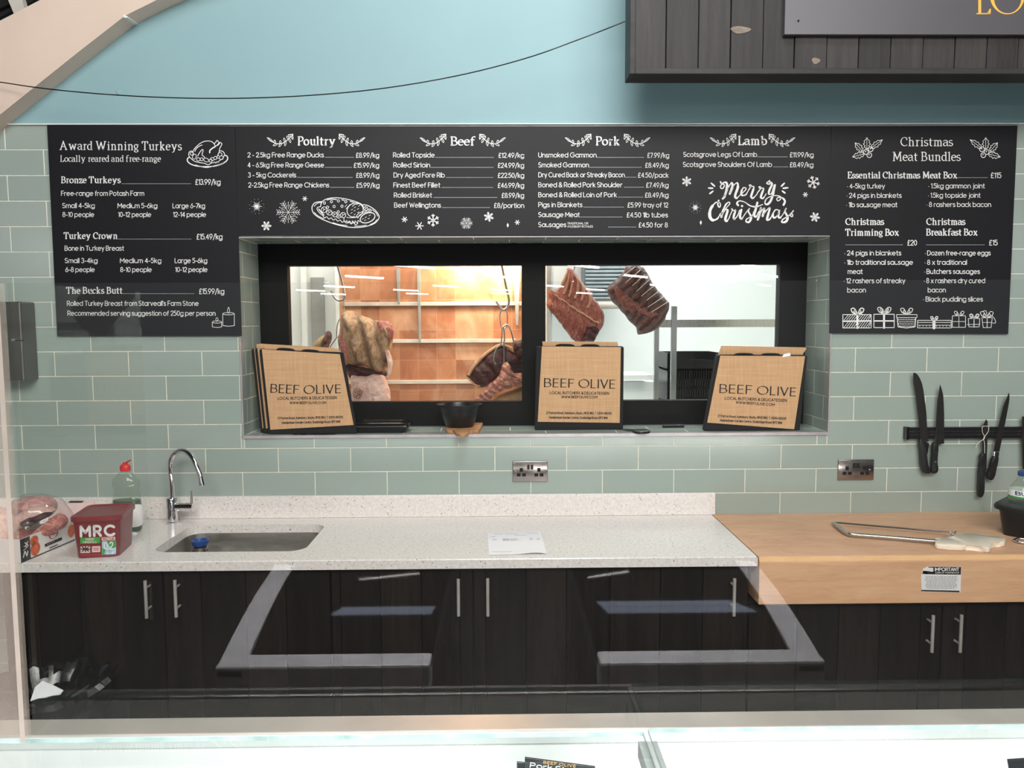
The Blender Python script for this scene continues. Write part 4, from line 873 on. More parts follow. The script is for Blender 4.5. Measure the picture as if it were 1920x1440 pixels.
gl([(1058, 1285), (1066, 1350), (1118, 1350), (1126, 1285), (1058, 1285)], 1.0); gl([(1062, 1316), (1122, 1316)], .8); gl([(1092, 1285), (1092, 1350)], 1.2); bow(1090, 1284, 42, 1.2); gl(sm2([(1060, 1245), (1085, 1240), (1092, 1280)], 4)); gl(sm2([(1120, 1270), (1140, 1290), (1148, 1318), (1128, 1320)], 4))
put(b3, 'gift_drawing', gf)
# ------------------------------------------------------------------ timber sign and cable
SB, SF = -0.25, -0.36
tl, br_ = pt(1180, 0, SF), pt(1180, 138, SF)
sgx0 = pt(1181, 100, SF).x; sgz0 = pt(1181, 138.5, SF).z; sgx1, sgz1 = 2.75, 3.35
sg = thing('timber_sign', 'dark charred timber sign box with a grey plate and gold letters, upper right', 'sign', (1.6, SB, sgz0))
mb = MB(); mb.box(sgx0+.002, sgx1, SF+.03, SB, sgz0+.002, sgz1, 0); mb.obj('backing_box', [M['gap']], sg)
mb = MB(); xs = [sgx0+.024]
px_e = [1189, 1249, 1310, 1370, 1431, 1490, 1551, 1611, 1671, 1732, 1792, 1852, 1911, 1972, 2034, 2096]
for a, b in zip(px_e, px_e[1:]):
    xa, xb = pt(a, 70, SF+.01).x, pt(b, 70, SF+.01).x
    d = random.uniform(0, .004); mb.box(xa+.0012, xb-.0012, SF+.008+d, SF+.03, sgz0+.012, sgz1, 0, .0015, 1)
mb.obj('planks', [M['signwood']], sg)
mb = MB(); mb.box(sgx0, sgx0+.02, SF, SB, sgz0, sgz1, 0, .002); mb.obj('side_trim', [M['signtrim']], sg)
mb = MB(); mb.box(sgx0+.02, sgx1, SF, SB, sgz0, sgz0+.02, 0, .002); mb.obj('bottom_trim', [M['signtrim']], sg)
fsg = vert(SF+.0065)
mb = MB()
for x, y, rx, ry in ((1389, 56, 19, 7), (1530, 114, 8, 6)):
    o = sm2([(x-rx, y-ry*.4), (x-rx*.2, y-ry), (x+rx, y-ry*.3), (x+rx*.6, y+ry*.6), (x-rx*.4, y+ry)], 4, True); A = [fsg(*p) for p in o]; mb.hexa(A, [p+Vector((0, .006, 0)) for p in A])
mb.obj('knot_scar', [M['rawwood']], sg)
p0, p1 = pt(1471, 64.5, SF-.012), pt(1471, 64.5, SF-.012)
mb = MB(); mb.box(p0.x, sgx1-.06, SF-.012, SF+.008, p0.z, sgz1-.1, 0, .001); pl_ = mb.obj('sign_plate', [M['plate']], sg)
fpl = vert(SF-.0128)
gold = []
gold += ribbon([(1837, -34), (1837, 25)], 5.5, False)+ribbon([(1831, 25.6), (1857, 25.6)], 2.2, False)+ribbon([(1830, -34), (1844, -34)], 1.6, False)+[[(1851, 25), (1856, 16), (1858, 16.5), (1857.5, 26.7), (1851, 26.7)]]
q = ell(1889, -6, 29, 32, 0, 36); gold += ribbon(q, [7.2-5.2*abs(math.sin(R(10*i+8))) for i in range(37)], False)
q = ell(1972, -6, 29, 32, 0, 36, 40, 320); gold += ribbon(q, [7-5*abs(math.sin(R(40+280*i/36))) for i in range(37)], False)
mb = MB(); mb.polys(gold, fpl); mb.obj('gold_lettering', [M['gold']], pl_)
mb = MB(); c = fpl(1497, 39); mb.tube([c, c+Vector((0, -.002, 0))], .0035, 8); mb.obj('screw', [M['gap']], pl_)
cab = [pt(x, y, Y) for x, y, Y in ((-60, 147, -.12), (0, 154, -.14), (60, 163, -.16), (120, 170, -.17), (200, 177, -.18), (300, 182.5, -.2), (400, 184.5, -.21), (500, 183, -.22), (600, 177.5, -.23), (700, 168, -.24), (800, 153, -.25), (900, 132.5, -.26), (1000, 105, -.27), (1080, 76, -.28), (1130, 57, -.29), (1172, 40, -.3))]
mb = MB(); mb.tube(smooth_path(cab, 4), .0021, 6)
tag(mb.obj('cable', [M['black']], smooth=60), 'thin dark cable sagging across the teal wall up to the timber sign', 'cable')

# ------------------------------------------------------------------ worktop, sink, tap
WZ = 0.8868; WFY = -0.596
wx1 = 0.889
hx0, hx1, hy0, hy1 = -1.262, -0.713, -0.487, -0.118
def rrect(x0, x1, y0, y1, r, z, n=6):
    o = []
    for cx, cy, a in ((x1-r, y1-r, 0), (x0+r, y1-r, 90), (x0+r, y0+r, 180), (x1-r, y0+r, 270)):
        for k in range(n+1): o.append(Vector((cx+r*math.cos(R(a+90*k/n)), cy+r*math.sin(R(a+90*k/n)), z)))
    return o
mb = MB(); bm = mb.bm
def slab(z, ins):
    outer = [Vector((-2.6, WFY+ins, z)), Vector((wx1-ins, WFY+ins, z)), Vector((wx1-ins, -.001, z)), Vector((-2.6, -.001, z))]
    inner = rrect(hx0, hx1, hy0, hy1, .06, z)
    ov = [bm.verts.new(p) for p in outer]; iv = [bm.verts.new(p) for p in inner]
    es = [bm.edges.new((v[i], v[(i+1) % len(v)])) for v in (ov, iv) for i in range(len(v))]
    bmesh.ops.triangle_fill(bm, use_beauty=True, edges=es); return ov, iv
oa, ia = slab(WZ, .003); ob, ib = slab(WZ-.034, 0)
om = [bm.verts.new(Vector((-2.6, WFY, WZ-.003))), bm.verts.new(Vector((wx1, WFY, WZ-.003))), bm.verts.new(Vector((wx1, -.001, WZ-.003))), bm.verts.new(Vector((-2.6, -.001, WZ-.003)))]
for A, Bv in ((oa, om), (om, ob), (ia, ib)):
    for i in range(len(A)): bm.faces.new((A[i], A[(i+1) % len(A)], Bv[(i+1) % len(A)], Bv[i]))
tag(mb.obj('worktop', [M['quartz']]), 'pale speckled stone worktop with an undermounted sink', 'worktop')
mb = MB(); zb_ = pt(200, 933, -.02).z; mb.box(-2.6, .9, -.02, -.0015, WZ+.0005, zb_, 0, .0015)
tag(mb.obj('splashback', [M['quartz']]), 'low speckled stone upstand along the wall behind the worktop', 'upstand')
sk = thing('sink', 'rectangular stainless steel sink sunk in the pale worktop', 'sink', ((hx0+hx1)/2, (hy0+hy1)/2, WZ-.21))
mb = MB(); d = -.004
rg = [rrect(hx0+d-.012, hx1-d+.012, hy0+d-.012, hy1-d+.012, .07, WZ-.0345), rrect(hx0+d, hx1-d, hy0+d, hy1-d, .062, WZ-.0345), rrect(hx0+d+.004, hx1-d-.004, hy0+d+.004, hy1-d-.004, .06, WZ-.06), rrect(hx0+.01, hx1-.01, hy0+.01, hy1-.01, .055, WZ-.175), rrect(hx0+.03, hx1-.03, hy0+.03, hy1-.03, .05, WZ-.196), rrect(hx0+.2, hx1-.2, hy0+.15, hy1-.15, .03, WZ-.2)]
mb.loft(rg, 0, False, True); mb.obj('basin', [M['sinksteel']], sk, smooth=50)
mb = MB(); mb.lathe([(.043, 0), (.043, .002), (.03, .0022), (.0, .001)], ((hx0+hx1)/2, (hy0+hy1)/2, WZ-.2), 24, cap1=False); mb.obj('waste_ring', [M['chrome']], sk, smooth=40)
sc = Vector((pt(375, 1016, -.27).x, -.27, WZ-.196)); SH = pt(375, 1013, -.27).z-sc.z-.025
stn = thing('sink_strainer', 'steel sink strainer with a blue rim standing in the sink', 'strainer', sc)
mb = MB(); mb.lathe([(.026, .0), (.026, SH), (.0245, SH), (.0245, .004), (0, .004)], sc, 24, cap1=False)
for k in range(12):
    a = k*math.pi/6
    for z in (SH-.06, SH-.045, SH-.03, SH-.015): mb.lathe([(0, -.0035), (.0035, 0), (0, .0035)], sc+Vector((.0262*math.cos(a), .0262*math.sin(a), z)), 6, 1, cap0=False, cap1=False)
mb.obj('basket', [M['steel'], M['gap']], stn, smooth=40)
mb = MB(); mb.lathe([(.027, SH+.006), (.031, SH+.014), (.032, SH+.026), (.028, SH+.026), (.02, SH+.016), (.0, SH+.014)], sc, 24, cap0=True, cap1=False); mb.obj('blue_rim', [M['blue']], stn, smooth=40)
# tap
tb = pz(324, 984, WZ); tb.y = -.085; tb.x = pt(324, 984, tb.y).x
tp = thing('kitchen_tap', 'chrome swan neck mixer tap behind the sink', 'tap', tb)
ks = (tb.y-CAM.y)/F_PX
def tz(py): return pt(324, py, tb.y).z
def tx(px): return pt(px, 900, tb.y).x
mb = MB(); mb.lathe([(.026, 0), (.026, .006), (.0215, .009), (.0215, tz(936)-WZ), (.019, tz(934)-WZ), (.012, tz(933)-WZ)], (tb.x, tb.y, WZ), 24); mb.obj('tap_body', [M['chrome']], tp, smooth=40)
nx = tx(322.5); mb = MB()
path = [(nx, tb.y, tz(936)), (nx-.001, tb.y, tz(905)), (tx(320.5), tb.y, tz(880)), (tx(324), tb.y-.005, tz(861)), (tx(333), tb.y-.012, tz(849)), (tx(347), tb.y-.025, tz(843.5)), (tx(361), tb.y-.04, tz(845.5)), (tx(373), tb.y-.055, tz(855)), (tx(383), tb.y-.068, tz(870)), (tx(390), tb.y-.076, tz(886)), (tx(393.5), tb.y-.08, tz(901))]
mb.tube(smooth_path(path, 5), .0108, 16); mb.obj('spout', [M['chrome']], tp, smooth=50)
mb = MB(); a, b = Vector((tx(391.5), tb.y-.078, tz(893))), Vector((tx(394), tb.y-.081, tz(903))); mb.tube([a, b], .0125, 16); mb.obj('aerator', [M['chrome']], tp, smooth=50)
mb = MB(); yl = tb.y-.01; z1 = tz(950); mb.tube([(tx(330), yl, z1), (tx(348), yl, z1), (tx(348.5), yl, z1), (tx(362), yl, z1)], [.0165, .0165, .018, .018], 18); mb.obj('cartridge', [M['chrome']], tp, smooth=40)
mb = MB(); mb.tube([(tx(359), yl, z1), (tx(360), yl, tz(935)), (tx(361), yl-.004, tz(918))], [.008, .0055, .0045], 12); mb.obj('lever', [M['chrome']], tp, smooth=40)

# ------------------------------------------------------------------ chopping block and cabinets
BX0 = .8915
bk = thing('butchers_block', 'thick pale maple chopping block beside the speckled worktop', 'chopping block', (1.75, -.3, .714))
mb = MB(); BFY = -.606
mb.box(BX0, 2.7, BFY, -.002, pt(1700, 1131.5, BFY).z, WZ-.0155, 0, .003); mb.obj('block_body', [M['block']], bk)
mb = MB(); mb.box(BX0, 2.7, BFY+.016, -.002, WZ-.0155, WZ, 0, .001); mb.obj('worn_top', [M['blocktop']], bk)
mb = MB(); mb.hexa([(BX0, BFY+.0005, WZ-.0155), (2.7, BFY+.0005, WZ-.0155), (2.7, BFY+.0155, WZ-.0155), (BX0, BFY+.0155, WZ-.0155)], [(BX0, BFY+.006, WZ-.0005), (2.7, BFY+.006, WZ-.0005), (2.7, BFY+.0155, WZ), (BX0, BFY+.0155, WZ)]); mb.obj('front_edge', [M['blockhighlight']], bk)
fst = vert(BFY-.0006); ftx = vert(BFY-.0014)
st = thing('notice_sticker', 'scuffed white sticker headed IMPORTANT on the front of the maple block', 'sticker', fst(1765, 1110))
mb = MB(); mb.polys([[(1728, 1109.5), (1727, 1080), (1731, 1066), (1740, 1062), (1802.5, 1062.5), (1801, 1111)]], fst); mb.obj('sticker_paper', [M['card']], st)
mb = MB(); mb.polys([[(1729, 1076), (1731, 1070), (1734, 1076.5), (1801.5, 1077.5), (1802, 1063), (1740, 1062.6), (1741, 1064), (1750, 1064.5), (1750, 1074), (1733, 1074)], [(1727.5, 1106), (1799, 1107.6), (1799, 1110.5), (1727.5, 1108.6)]], vert(BFY-.001)); mb.obj('black_band', [M['blackink']], st)
mb = MB(); mb.polys(text('IMPORTANT', 1753.5, 1798, 1070.3, 5.6, ROUND, .24)+text('CARE OF YOUR BLOCK', 1753.5, 1798, 1075, 2.4, ROUND, .2), ftx); mb.obj('sticker_heading', [M['card']], st)
mb = MB(); q = []
random.seed(3)
for i in range(10):
    y = 1081+i*2.45; a = 1734+random.uniform(0, 5); x = a; e_ = 1797-(a-1733)
    while x < e_:
        l_ = random.uniform(2, 6); q += [[(x, y-.6), (min(x+l_, e_), y-.6), (min(x+l_, e_), y+.5), (x, y+.5)]]; x += l_+1.1
mb.polys(q, ftx); mb.obj('small_print', [M['inkgrey']], st)

DY = -.572
def cabinet(label, doors, ztop, y, loc, zc=None):
    """doors = (left px, right px, plank edges, handle px or None, handle top and bottom px)"""
    t = thing('base_cabinet', label, 'cabinet', loc, 'base cabinets under the worktops')
    xa, xb = pt(doors[0][0], 1200, y).x, pt(doors[-1][1], 1200, y).x
    mb = MB(); mb.box(xa, xb, y+.024, -.02, .1, zc or ztop, 0); mb.obj('carcass', [M['gap']], t)
    mb = MB(); mb.box(xa, xb, y+.06, y+.075, 0, .1, 0); mb.obj('plinth', [M['gap']], t)
    for l_, r_, ed, hp, h0, h1 in doors:
        xs = [pt(v, 1200, y).x for v in [l_]+ed+[r_]]; xs[0] += .002; xs[-1] -= .002
        mb = MB()
        for a, b in zip(xs, xs[1:]): mb.box(a+.0013, b-.0013, y+random.uniform(0, .0015), y+.022, .105, ztop-.006, 0, .0015, 1)
        dr = mb.obj('door', [M['doorwood']], t)
        if hp:
            A, Bp = pt(hp[0], h0, y-.035), pt(hp[1], h1, y-.035); mb = MB(); x = (A.x+Bp.x)/2
            mb.tube([(x, y-.035, A.z), (x, y-.035, Bp.z)], .006, 12)
            for z in (A.z-.028, Bp.z+.028): mb.tube([(x, y-.035, z), (x, y+.002, z)], .0042, 8)
            mb.obj('handle', [M['pull']], dr, smooth=40)
zt = WZ-.036
cabinet('dark plank base cabinet below the sink, with the bin liner before its left door', [(10, 310, [75, 155, 234], (272, 275), 1089, 1159), (310, 622, [380, 463, 538], (327, 331), 1088, 1157)], zt, DY, (-1.2, -.3, 0), .66)
cabinet('dark plank base cabinet in the middle below the plain worktop', [(622, 888, [640, 715, 791, 863], (859, 860), 1086, 1155), (888, 1143, [911, 987, 1062], (913, 916), 1085, 1155)], zt, DY, (.02, -.3, 0))
cabinet('dark plank base cabinet with one door at the right end of the worktop', [(1143, 1402, [1237, 1316], (1378, 1375.5), 1085, 1155)], zt, DY, (.6, -.3, 0))
cabinet('dark plank base cabinet below the thick maple block', [(1402, 1765, [1493, 1572, 1649, 1725], (1750, 1747), 1154, 1223), (1765, 2080, [1809, 1885, 1970], (1803, 1800), 1153, 1223)], .708, DY, (1.6, -.3, 0))

# ------------------------------------------------------------------ sockets, dispenser, knife rack
def socket(cx, cy, label):
    f = vert(-.008); s = 1.0
    t = thing('double_socket', label, 'socket', f(cx, cy+19), 'double sockets on the tiles')
    a, b = pt(cx-33, cy-19, -.008), pt(cx+33, cy+19, -.008)
    mb = MB(); mb.box(a.x, b.x, -.0085, -.0015, b.z, a.z, 0, .0028, 3); mb.obj('face_plate', [M['socket']], t, smooth=30)
    def bx(u, v, w_, h, m, nm, y0=-.0092):
        a, b = pt(cx+u-w_/2, cy+v-h/2, -.0085), pt(cx+u+w_/2, cy+v+h/2, -.0085); mb = MB(); mb.box(a.x, b.x, y0, -.0075, b.z, a.z, 0, .0004); mb.obj(nm, [M[m]], t)
    for u in (-16.5, 16.5):
        bx(u, -3, 6, 7, 'gap', 'earth_hole'); bx(u-5, 6.5, 7, 5.6, 'gap', 'pin_hole'); bx(u+5, 6.5, 7, 5.6, 'gap', 'pin_hole')
    bx(-3.3, -8.5, 5, 9, 'black', 'rocker_switch', -.0115); bx(3.3, -8.5, 5, 9, 'black', 'rocker_switch', -.0115)
    for u in (-27, 26.5):
        p = pt(cx+u, cy, -.0085); mb = MB(); mb.tube([(p.x, -.0085, p.z), (p.x, -.0105, p.z)], .004, 10); mb.obj('screw', [M['chrome']], t)
socket(994, 884, 'steel double socket on the tiles above the middle of the worktop')
socket(1605, 881, 'steel double socket on the tiles above the maple block')
a, b = pt(-48, 566, -.1), pt(46, 714, -.1)
dp = thing('towel_dispenser', 'dark grey steel dispenser on the tiles at the left edge', 'dispenser', ((a.x+b.x)/2, -.003, b.z))
mb = MB(); mb.box(a.x, b.x, -.1, -.002, b.z, a.z, 0, .006); mb.obj('dispenser_body', [metal('dull_steel', (118, 114, 108), .42)], dp)
mb = MB(); p, q = pt(29, 637.5, -.1), pt(46, 639.3, -.1); mb.box(p.x, q.x-.004, -.101, -.098, q.z, p.z); mb.obj('slot', [M['gap']], dp)
mb = MB(); p = pt(25, 637.5, -.1); mb.tube([(p.x, -.1, p.z), (p.x, -.106, p.z)], .005, 10); mb.obj('lock', [M['chrome']], dp, smooth=40)

KY = -.022
a, b = pt(1700, 802, KY), pt(1700, 823, KY)
kr = thing('knife_rack', 'black ribbed magnetic knife strip on the right hand tiles', 'knife rack', (1.9, KY, b.z))
mb = MB(); mb.box(a.x, 2.5, KY, -.0015, b.z, a.z, 0, .001); mb.obj('strip_body', [M['black']], kr)
for i in range(2):
    z = b.z+(a.z-b.z)*(.36+.28*i); mb = MB(); mb.box(a.x+.006, 2.5, KY-.0018, KY, z-.0035, z+.0035, 0, .0008); mb.obj('magnet_bar', [metal('magnet_bar', (120, 112, 122), .25)], kr)
mb = MB(); mb.box(a.x-.004, a.x+.012, KY-.003, -.0015, b.z-.003, a.z+.003, 0, .002); mb.obj('end_cap', [M['blackgloss']], kr)
def knife(label, blade, handle, bolster=None, rivets=(), hm='handle', y=KY-.002):
    f = vert(y-.002); A = [f(*p) for p in blade]
    c = sum((p for p in A), Vector())/len(A)
    t = thing('knife', label, 'knife', (c.x, y-.002, min(p.z for p in A)), 'knives on the magnetic strip')
    mb = MB(); mb.hexa(A, [Vector((p.x, y-.0002, p.z)) for p in A], 0, .0006); mb.obj('blade', [M['blade']], t)
    if handle:
        h = sm2(handle, 3, True); f2 = vert(y-.011); A = [f2(*p) for p in h]
        mb = MB(); mb.hexa(A, [Vector((p.x, y+.005, p.z)) for p in A], 0, .003); hd_ = mb.obj('handle', [M[hm]], t, smooth=50)
        for u, v in rivets:
            p = pt(u, v, y-.0115); mb = MB(); mb.tube([(p.x, y-.0105, p.z), (p.x, y-.0125, p.z)], .0035, 10); mb.obj('rivet', [M['chrome']], hd_)
    if bolster:
        f3 = vert(y-.008); A = [f3(*p) for p in bolster]; mb = MB(); mb.hexa(A, [Vector((p.x, y+.004, p.z)) for p in A], 0, .002); mb.obj('bolster', [M['chrome']], t)
    return t
knife('broad butchers knife with a curved blade, first from the left on the strip', sm2([(1712.4, 699), (1720, 701.6), (1729, 719), (1733.5, 747), (1737, 774.5), (1739, 813), (1742, 828)], 2)+[(1726, 829)]+sm2([(1725, 812), (1722.5, 788), (1717, 740), (1713, 718)], 2),
      [(1725, 824), (1734, 827), (1743, 833), (1739, 846), (1739.5, 862), (1742, 878), (1747, 884), (1744, 888), (1733, 887), (1728, 874), (1726.5, 850)])
knife('triangular chefs knife with three rivets, second from the left on the strip', sm2([(1762.7, 720.7), (1768.5, 741), (1770.3, 780), (1770.5, 832)], 2)+[(1756, 833.5), (1754, 828)]+sm2([(1755.5, 790), (1758, 752)], 2),
      [(1750, 832), (1760, 832), (1759, 850), (1758, 868), (1760, 880), (1757, 887), (1748, 887), (1748, 870), (1749.5, 850)], rivets=((1755, 850), (1754, 866), (1753.5, 881)))
k3_ = knife('narrow boning knife with a white string tied round its blade', sm2([(1848.7, 786.7), (1852, 791), (1851.5, 820), (1850.5, 856)], 2)+[(1842, 856)]+sm2([(1842, 830), (1842, 800)], 2),
      [(1840, 852), (1850, 852), (1849.5, 873), (1850, 882), (1846.5, 890), (1846.5, 912), (1844, 930), (1836, 932), (1835.5, 915), (1836.5, 895), (1836.5, 880), (1839.5, 872)])
knife('long slim carving knife with a steel bolster, rightmost whole knife on the strip', sm2([(1892, 736), (1892.6, 750), (1885, 792), (1874, 847)], 3)+[(1863, 846)]+sm2([(1871, 806), (1881.7, 761)], 2),
      [(1863.5, 856), (1873.5, 857.5), (1869, 878), (1865, 896), (1859, 901), (1853, 897), (1852.5, 889), (1857, 878)], [(1864.5, 847), (1874, 848), (1873, 857), (1863.5, 856)])
knife('grey cleaver blade cut off by the right edge of the picture', [(1916.5, 781), (1960, 779), (1962, 880), (1917.5, 879)], None)
mb = MB(); f = vert(KY-.006)
sw = [[(1841.5, 801), (1842, 810), (1846, 819), (1845, 823), (1836, 829), (1831, 836), (1829.7, 841)], [(1853.8, 800), (1853, 809), (1846, 819), (1844, 823), (1846, 832), (1846, 852)], [(1841.5, 801), (1845, 799), (1850, 799), (1853.8, 800)]]
for s_ in sw: mb.tube([f(x, y) for x, y in sm2(s_, 4)], .0014, 6)
tag(mb.obj('string_tie', [M['string']], smooth=60), 'white cotton string hanging from the boning knife', 'string')
# ------------------------------------------------------------------ jute bags in the niche
SZ = WIN[2]+.0006
def bag(label, jq, bq, yb, lines, th=.042, lean=.03, backtop=None, extra=None):
    """jq, bq: jute panel and black body corners (top left, top right, bottom right, bottom left)"""
    def Yat(py): return yb+lean*max(0, (812-py))/160
    B4 = [pt(x, y, Yat(y)) for x, y in bq]; B4[2].z = B4[3].z = SZ
    J4 = [pt(x, y, Yat(y)-.002) for x, y in jq]
    t = thing('shopping_bag', label, 'bag', ((B4[2].x+B4[3].x)/2, yb+.02, SZ), 'printed jute bags in the niche')
    mb = MB(); dv = Vector((0, th, 0)); up = [Vector((0, 0, .004))]*2+[Vector()]*2
    mb.hexa(B4, [p+dv+u for p, u in zip(B4, up)], 0, .004); mb.obj('gusset_body', [M['blackcloth']], t)
    n = (J4[1]-J4[3]).cross(J4[2]-J4[3]).normalized()
    if n.y > 0: n = -n
    mb = MB(); mb.hexa([p+n*.0015 for p in J4], [p-n*.004 for p in J4], 0, .001); jp = mb.obj('front_panel', [M['jute']], t)
    bk_ = [J4[0]+Vector((.006, th+.002, 0)), J4[1]+Vector((-.004, th+.002, 0)), J4[1]+Vector((-.008, th+.004, .022)), J4[0]+Vector((.004, th+.004, .02))]
    if backtop: bk_ = [J4[0]+Vector((.003, th+.004, 0)), J4[1]+Vector((.004, th+.004, 0)), pt(*backtop[1], J4[1].y+th+.004), pt(*backtop[0], J4[0].y+th+.004)]
    mb = MB(); mb.hexa(bk_, [p+Vector((0, .003, 0)) for p in bk_], 0, .001); mb.obj('back_panel', [M['jute']], t)
    for dx in (.3, .62):
        a = J4[0].lerp(J4[1], dx-.12)+Vector((0, th*.6, -.006)); b = J4[0].lerp(J4[1], dx+.12)+Vector((0, th*.6, -.006)); m = (a+b)/2
        mb = MB(); mb.tube(smooth_path([a+Vector((0, 0, -.02)), a+Vector((.004, 0, .008)), m+Vector((0, .004, .013)), b+Vector((-.004, 0, .008)), b+Vector((0, 0, -.02))], 5), .0045, 8); mb.obj('handle', [M['blackcloth']], t, smooth=50)
    # the print lies on the real panel plane
    f = plane_at(J4[3], n, .0022); q = []
    for s, x0, y0, x1, y1, cap, wt, thn in lines: q += text(s, x0, x1, y0, cap, ROUND, wt, y1, .26, thn)
    mb = MB(); mb.polys(q, f); mb.obj('lettering', [M['blackink']], jp)
    if extra: extra(t, f)
    return t
def bag_lines(h1, h2, l, w_, a, c):
    return [('BEEF', *h1, 15.2, .17, .06), ('OLIVE', *h2, 15.2, .17, .06), ('LOCAL BUTCHERS & DELICATESSEN', *l, 4.7, .2, None), ('WWW.BEEFOLIVE.COM', *w_, 4.2, .21, None),
            ('27 Parton Road, Aylesbury, Bucks, HP20 1NG. T. 01296 482035', *a, 4.0, .2, None), ('Haddenham Garden Centre, Stanbridge Road, HP17 8HN', *c, 4.0, .2, None)]
def dup(root, off, label):
    r = root.copy(); COL.objects.link(r); r.location = root.location+Vector(off); r['label'] = label
    for ch in list(root.children):
        c = ch.copy(); COL.objects.link(c); c.parent = r
        for g_ in ch.children:
            d = g_.copy(); COL.objects.link(d); d.parent = c
    return r
lb = bag('printed jute shopping bag at the front of the left hand row in the niche', [(491, 655), (637, 664), (663, 797), (507, 806)], [(485.5, 656), (643, 662), (669, 803), (503, 813)], .03,
    bag_lines((508, 735.5, 560, 738), (570.5, 738.3, 639, 736.5), (521, 749.3, 631, 747.8), (543.4, 757.4, 611.3, 757.2), (521, 786.2, 643, 783.8), (528.8, 794.6, 637.4, 792.4)), th=.016)
dup(lb, (-.025, .021, .003), 'jute bag second from the front in the left hand row, mostly hidden')
dup(lb, (-.046, .042, .001), 'jute bag third from the front at the left end of the niche')
bag('printed jute shopping bag standing alone at the middle of the niche', [(1016, 649.5), (1164, 651), (1162, 793), (1008, 791)], [(1006, 651), (1170, 651), (1168.5, 799), (1003, 798)], .1,
    bag_lines((1021, 725, 1076, 726.3), (1085.5, 726.5, 1152.8, 728), (1031, 738.8, 1141.5, 739.8), (1053, 746.2, 1120, 746.8), (1024.6, 776, 1146.6, 777), (1030, 784.6, 1139, 785.6)), lean=.02)
def white_tag(t, f):
    mb = MB(); A = [f(*p) for p in ((1467, 668), (1470, 664), (1481, 661.5), (1482.5, 667), (1468, 670))]; mb.hexa(A, [p+Vector((0, .0012, 0)) for p in A]); mb.obj('price_tag', [M['paper']], t)
rb = bag('printed jute bag at the front of the right hand row, white tag near its top', [(1350.5, 667), (1509.5, 668), (1489, 805), (1326, 792.5)], [(1346, 667), (1514, 667.5), (1500, 810), (1321, 800)], .045,
    bag_lines((1350, 736, 1409.5, 738.4), (1420, 739, 1491.8, 742.6), (1359, 748.9, 1475, 753.2), (1380, 756.4, 1452, 761), (1346, 781.8, 1474, 786.8), (1350.6, 789.8, 1466, 794.8)), backtop=((1352, 650), (1513, 653)), extra=white_tag)
r2 = dup(rb, (.016, .05, .002), 'jute bag behind the white tagged one at the right end of the niche')
# ------------------------------------------------------------------ other things on the niche sill
p0, p1 = pz(661, 812.5, SZ), pz(760, 811.5, SZ)
tr = thing('food_tray', 'black plastic lidded food tray on the niche sill beside the left bags', 'tray', ((p0.x+p1.x)/2, .09, SZ))
x0, x1, y0, y1 = p0.x, p1.x+.012, max(p0.y, .012), .17
mb = MB(); mb.loft([rrect(x0+.012, x1-.012, y0+.008, y1-.008, .02, SZ, 4), rrect(x0, x1, y0, y1, .022, SZ+.026, 4)]); mb.obj('tray_base', [M['black']], tr, smooth=30)
mb = MB(); mb.loft([rrect(x0-.008, x1+.008, y0-.006, y1+.006, .026, SZ+.0262, 4), rrect(x0-.008, x1+.008, y0-.006, y1+.006, .026, SZ+.032, 4), rrect(x0-.004, x1+.004, y0-.003, y1+.003, .024, SZ+.034, 4), rrect(x0-.006, x1+.006, y0-.004, y1+.004, .026, SZ+.041, 4), rrect(x0+.012, x1-.012, y0+.01, y1-.01, .02, SZ+.043, 4), rrect(x0+.022, x1-.022, y0+.02, y1-.02, .018, SZ+.038, 4)]); mb.obj('lid', [M['blackgloss']], tr, smooth=30)
A = [pz(x, y, SZ+.014) for x, y in sm2([(836, 803), (842, 793), (870, 790.5), (903, 790), (902, 799), (897, 806), (880, 806), (878, 811), (866, 813.5), (855, 811), (851, 806.5), (839, 806)], 3, True)]
mb = MB(); mb.hexa(A, [Vector((p.x, p.y, SZ)) for p in A], 0, .002); tag(mb.obj('wooden_paddle', [M['boardwood']], smooth=30), 'small beech paddle board under the black bowl on the niche sill', 'board')
c = pt(862, 793, .125); rz = pt(862, 757.5, .125).z; r0 = (pt(905.5, 757, .125).x-pt(820, 757, .125).x)/2; bz = SZ+.0148; h = rz-bz
bw = thing('bowl', 'black plastic bowl with a flared rim on the small paddle board', 'bowl', (c.x, .125, bz))
mb = MB(); mb.lathe([(r0*.55, 0), (r0*.6, .003), (r0*.82, h*.62), (r0*.86, h*.8), (r0, h*.97), (r0, h), (r0*.97, h), (r0*.82, h*.8), (r0*.56, .006), (0, .006)], (c.x, .125, bz), 36, ey=.85, cap1=False); mb.obj('bowl_body', [M['black']], bw, smooth=40)
mb = MB(); mb.lathe([(r0*.80, h*.74), (r0*.5, h*.8), (0, h*.76)], (c.x, .125, bz), 24, ey=.85, cap0=False, cap1=False)
for v in mb.bm.verts: v.co.z += .008*mnoise.noise(v.co*60)
tag(mb.obj('bin_film', [M['sack']], smooth=30, origin=(c.x, .125, bz+h*.74)), 'crumpled shiny black film inside the black bowl', 'film')
kn = thing('paring_knife', 'small black handled knife lying on the sill right of the middle bag', 'knife', pz(1190, 806, SZ))
mb = MB(); A = [pz(x, y, SZ+.011) for x, y in sm2([(1187, 804.8), (1205, 804.2), (1217, 804.6), (1218, 808), (1200, 809.3), (1188, 807.5)], 3, True)]; mb.hexa(A, [Vector((p.x, p.y, SZ)) for p in A], 0, .003); mb.obj('handle', [M['black']], kn, smooth=40)
mb = MB(); A = [pz(x, y, SZ+.006) for x, y in ((1162, 803.6), (1188, 804.6), (1189, 806.6), (1175, 806))]; mb.hexa(A, [Vector((p.x, p.y, SZ+.004)) for p in A]); mb.obj('blade', [M['blade']], kn)
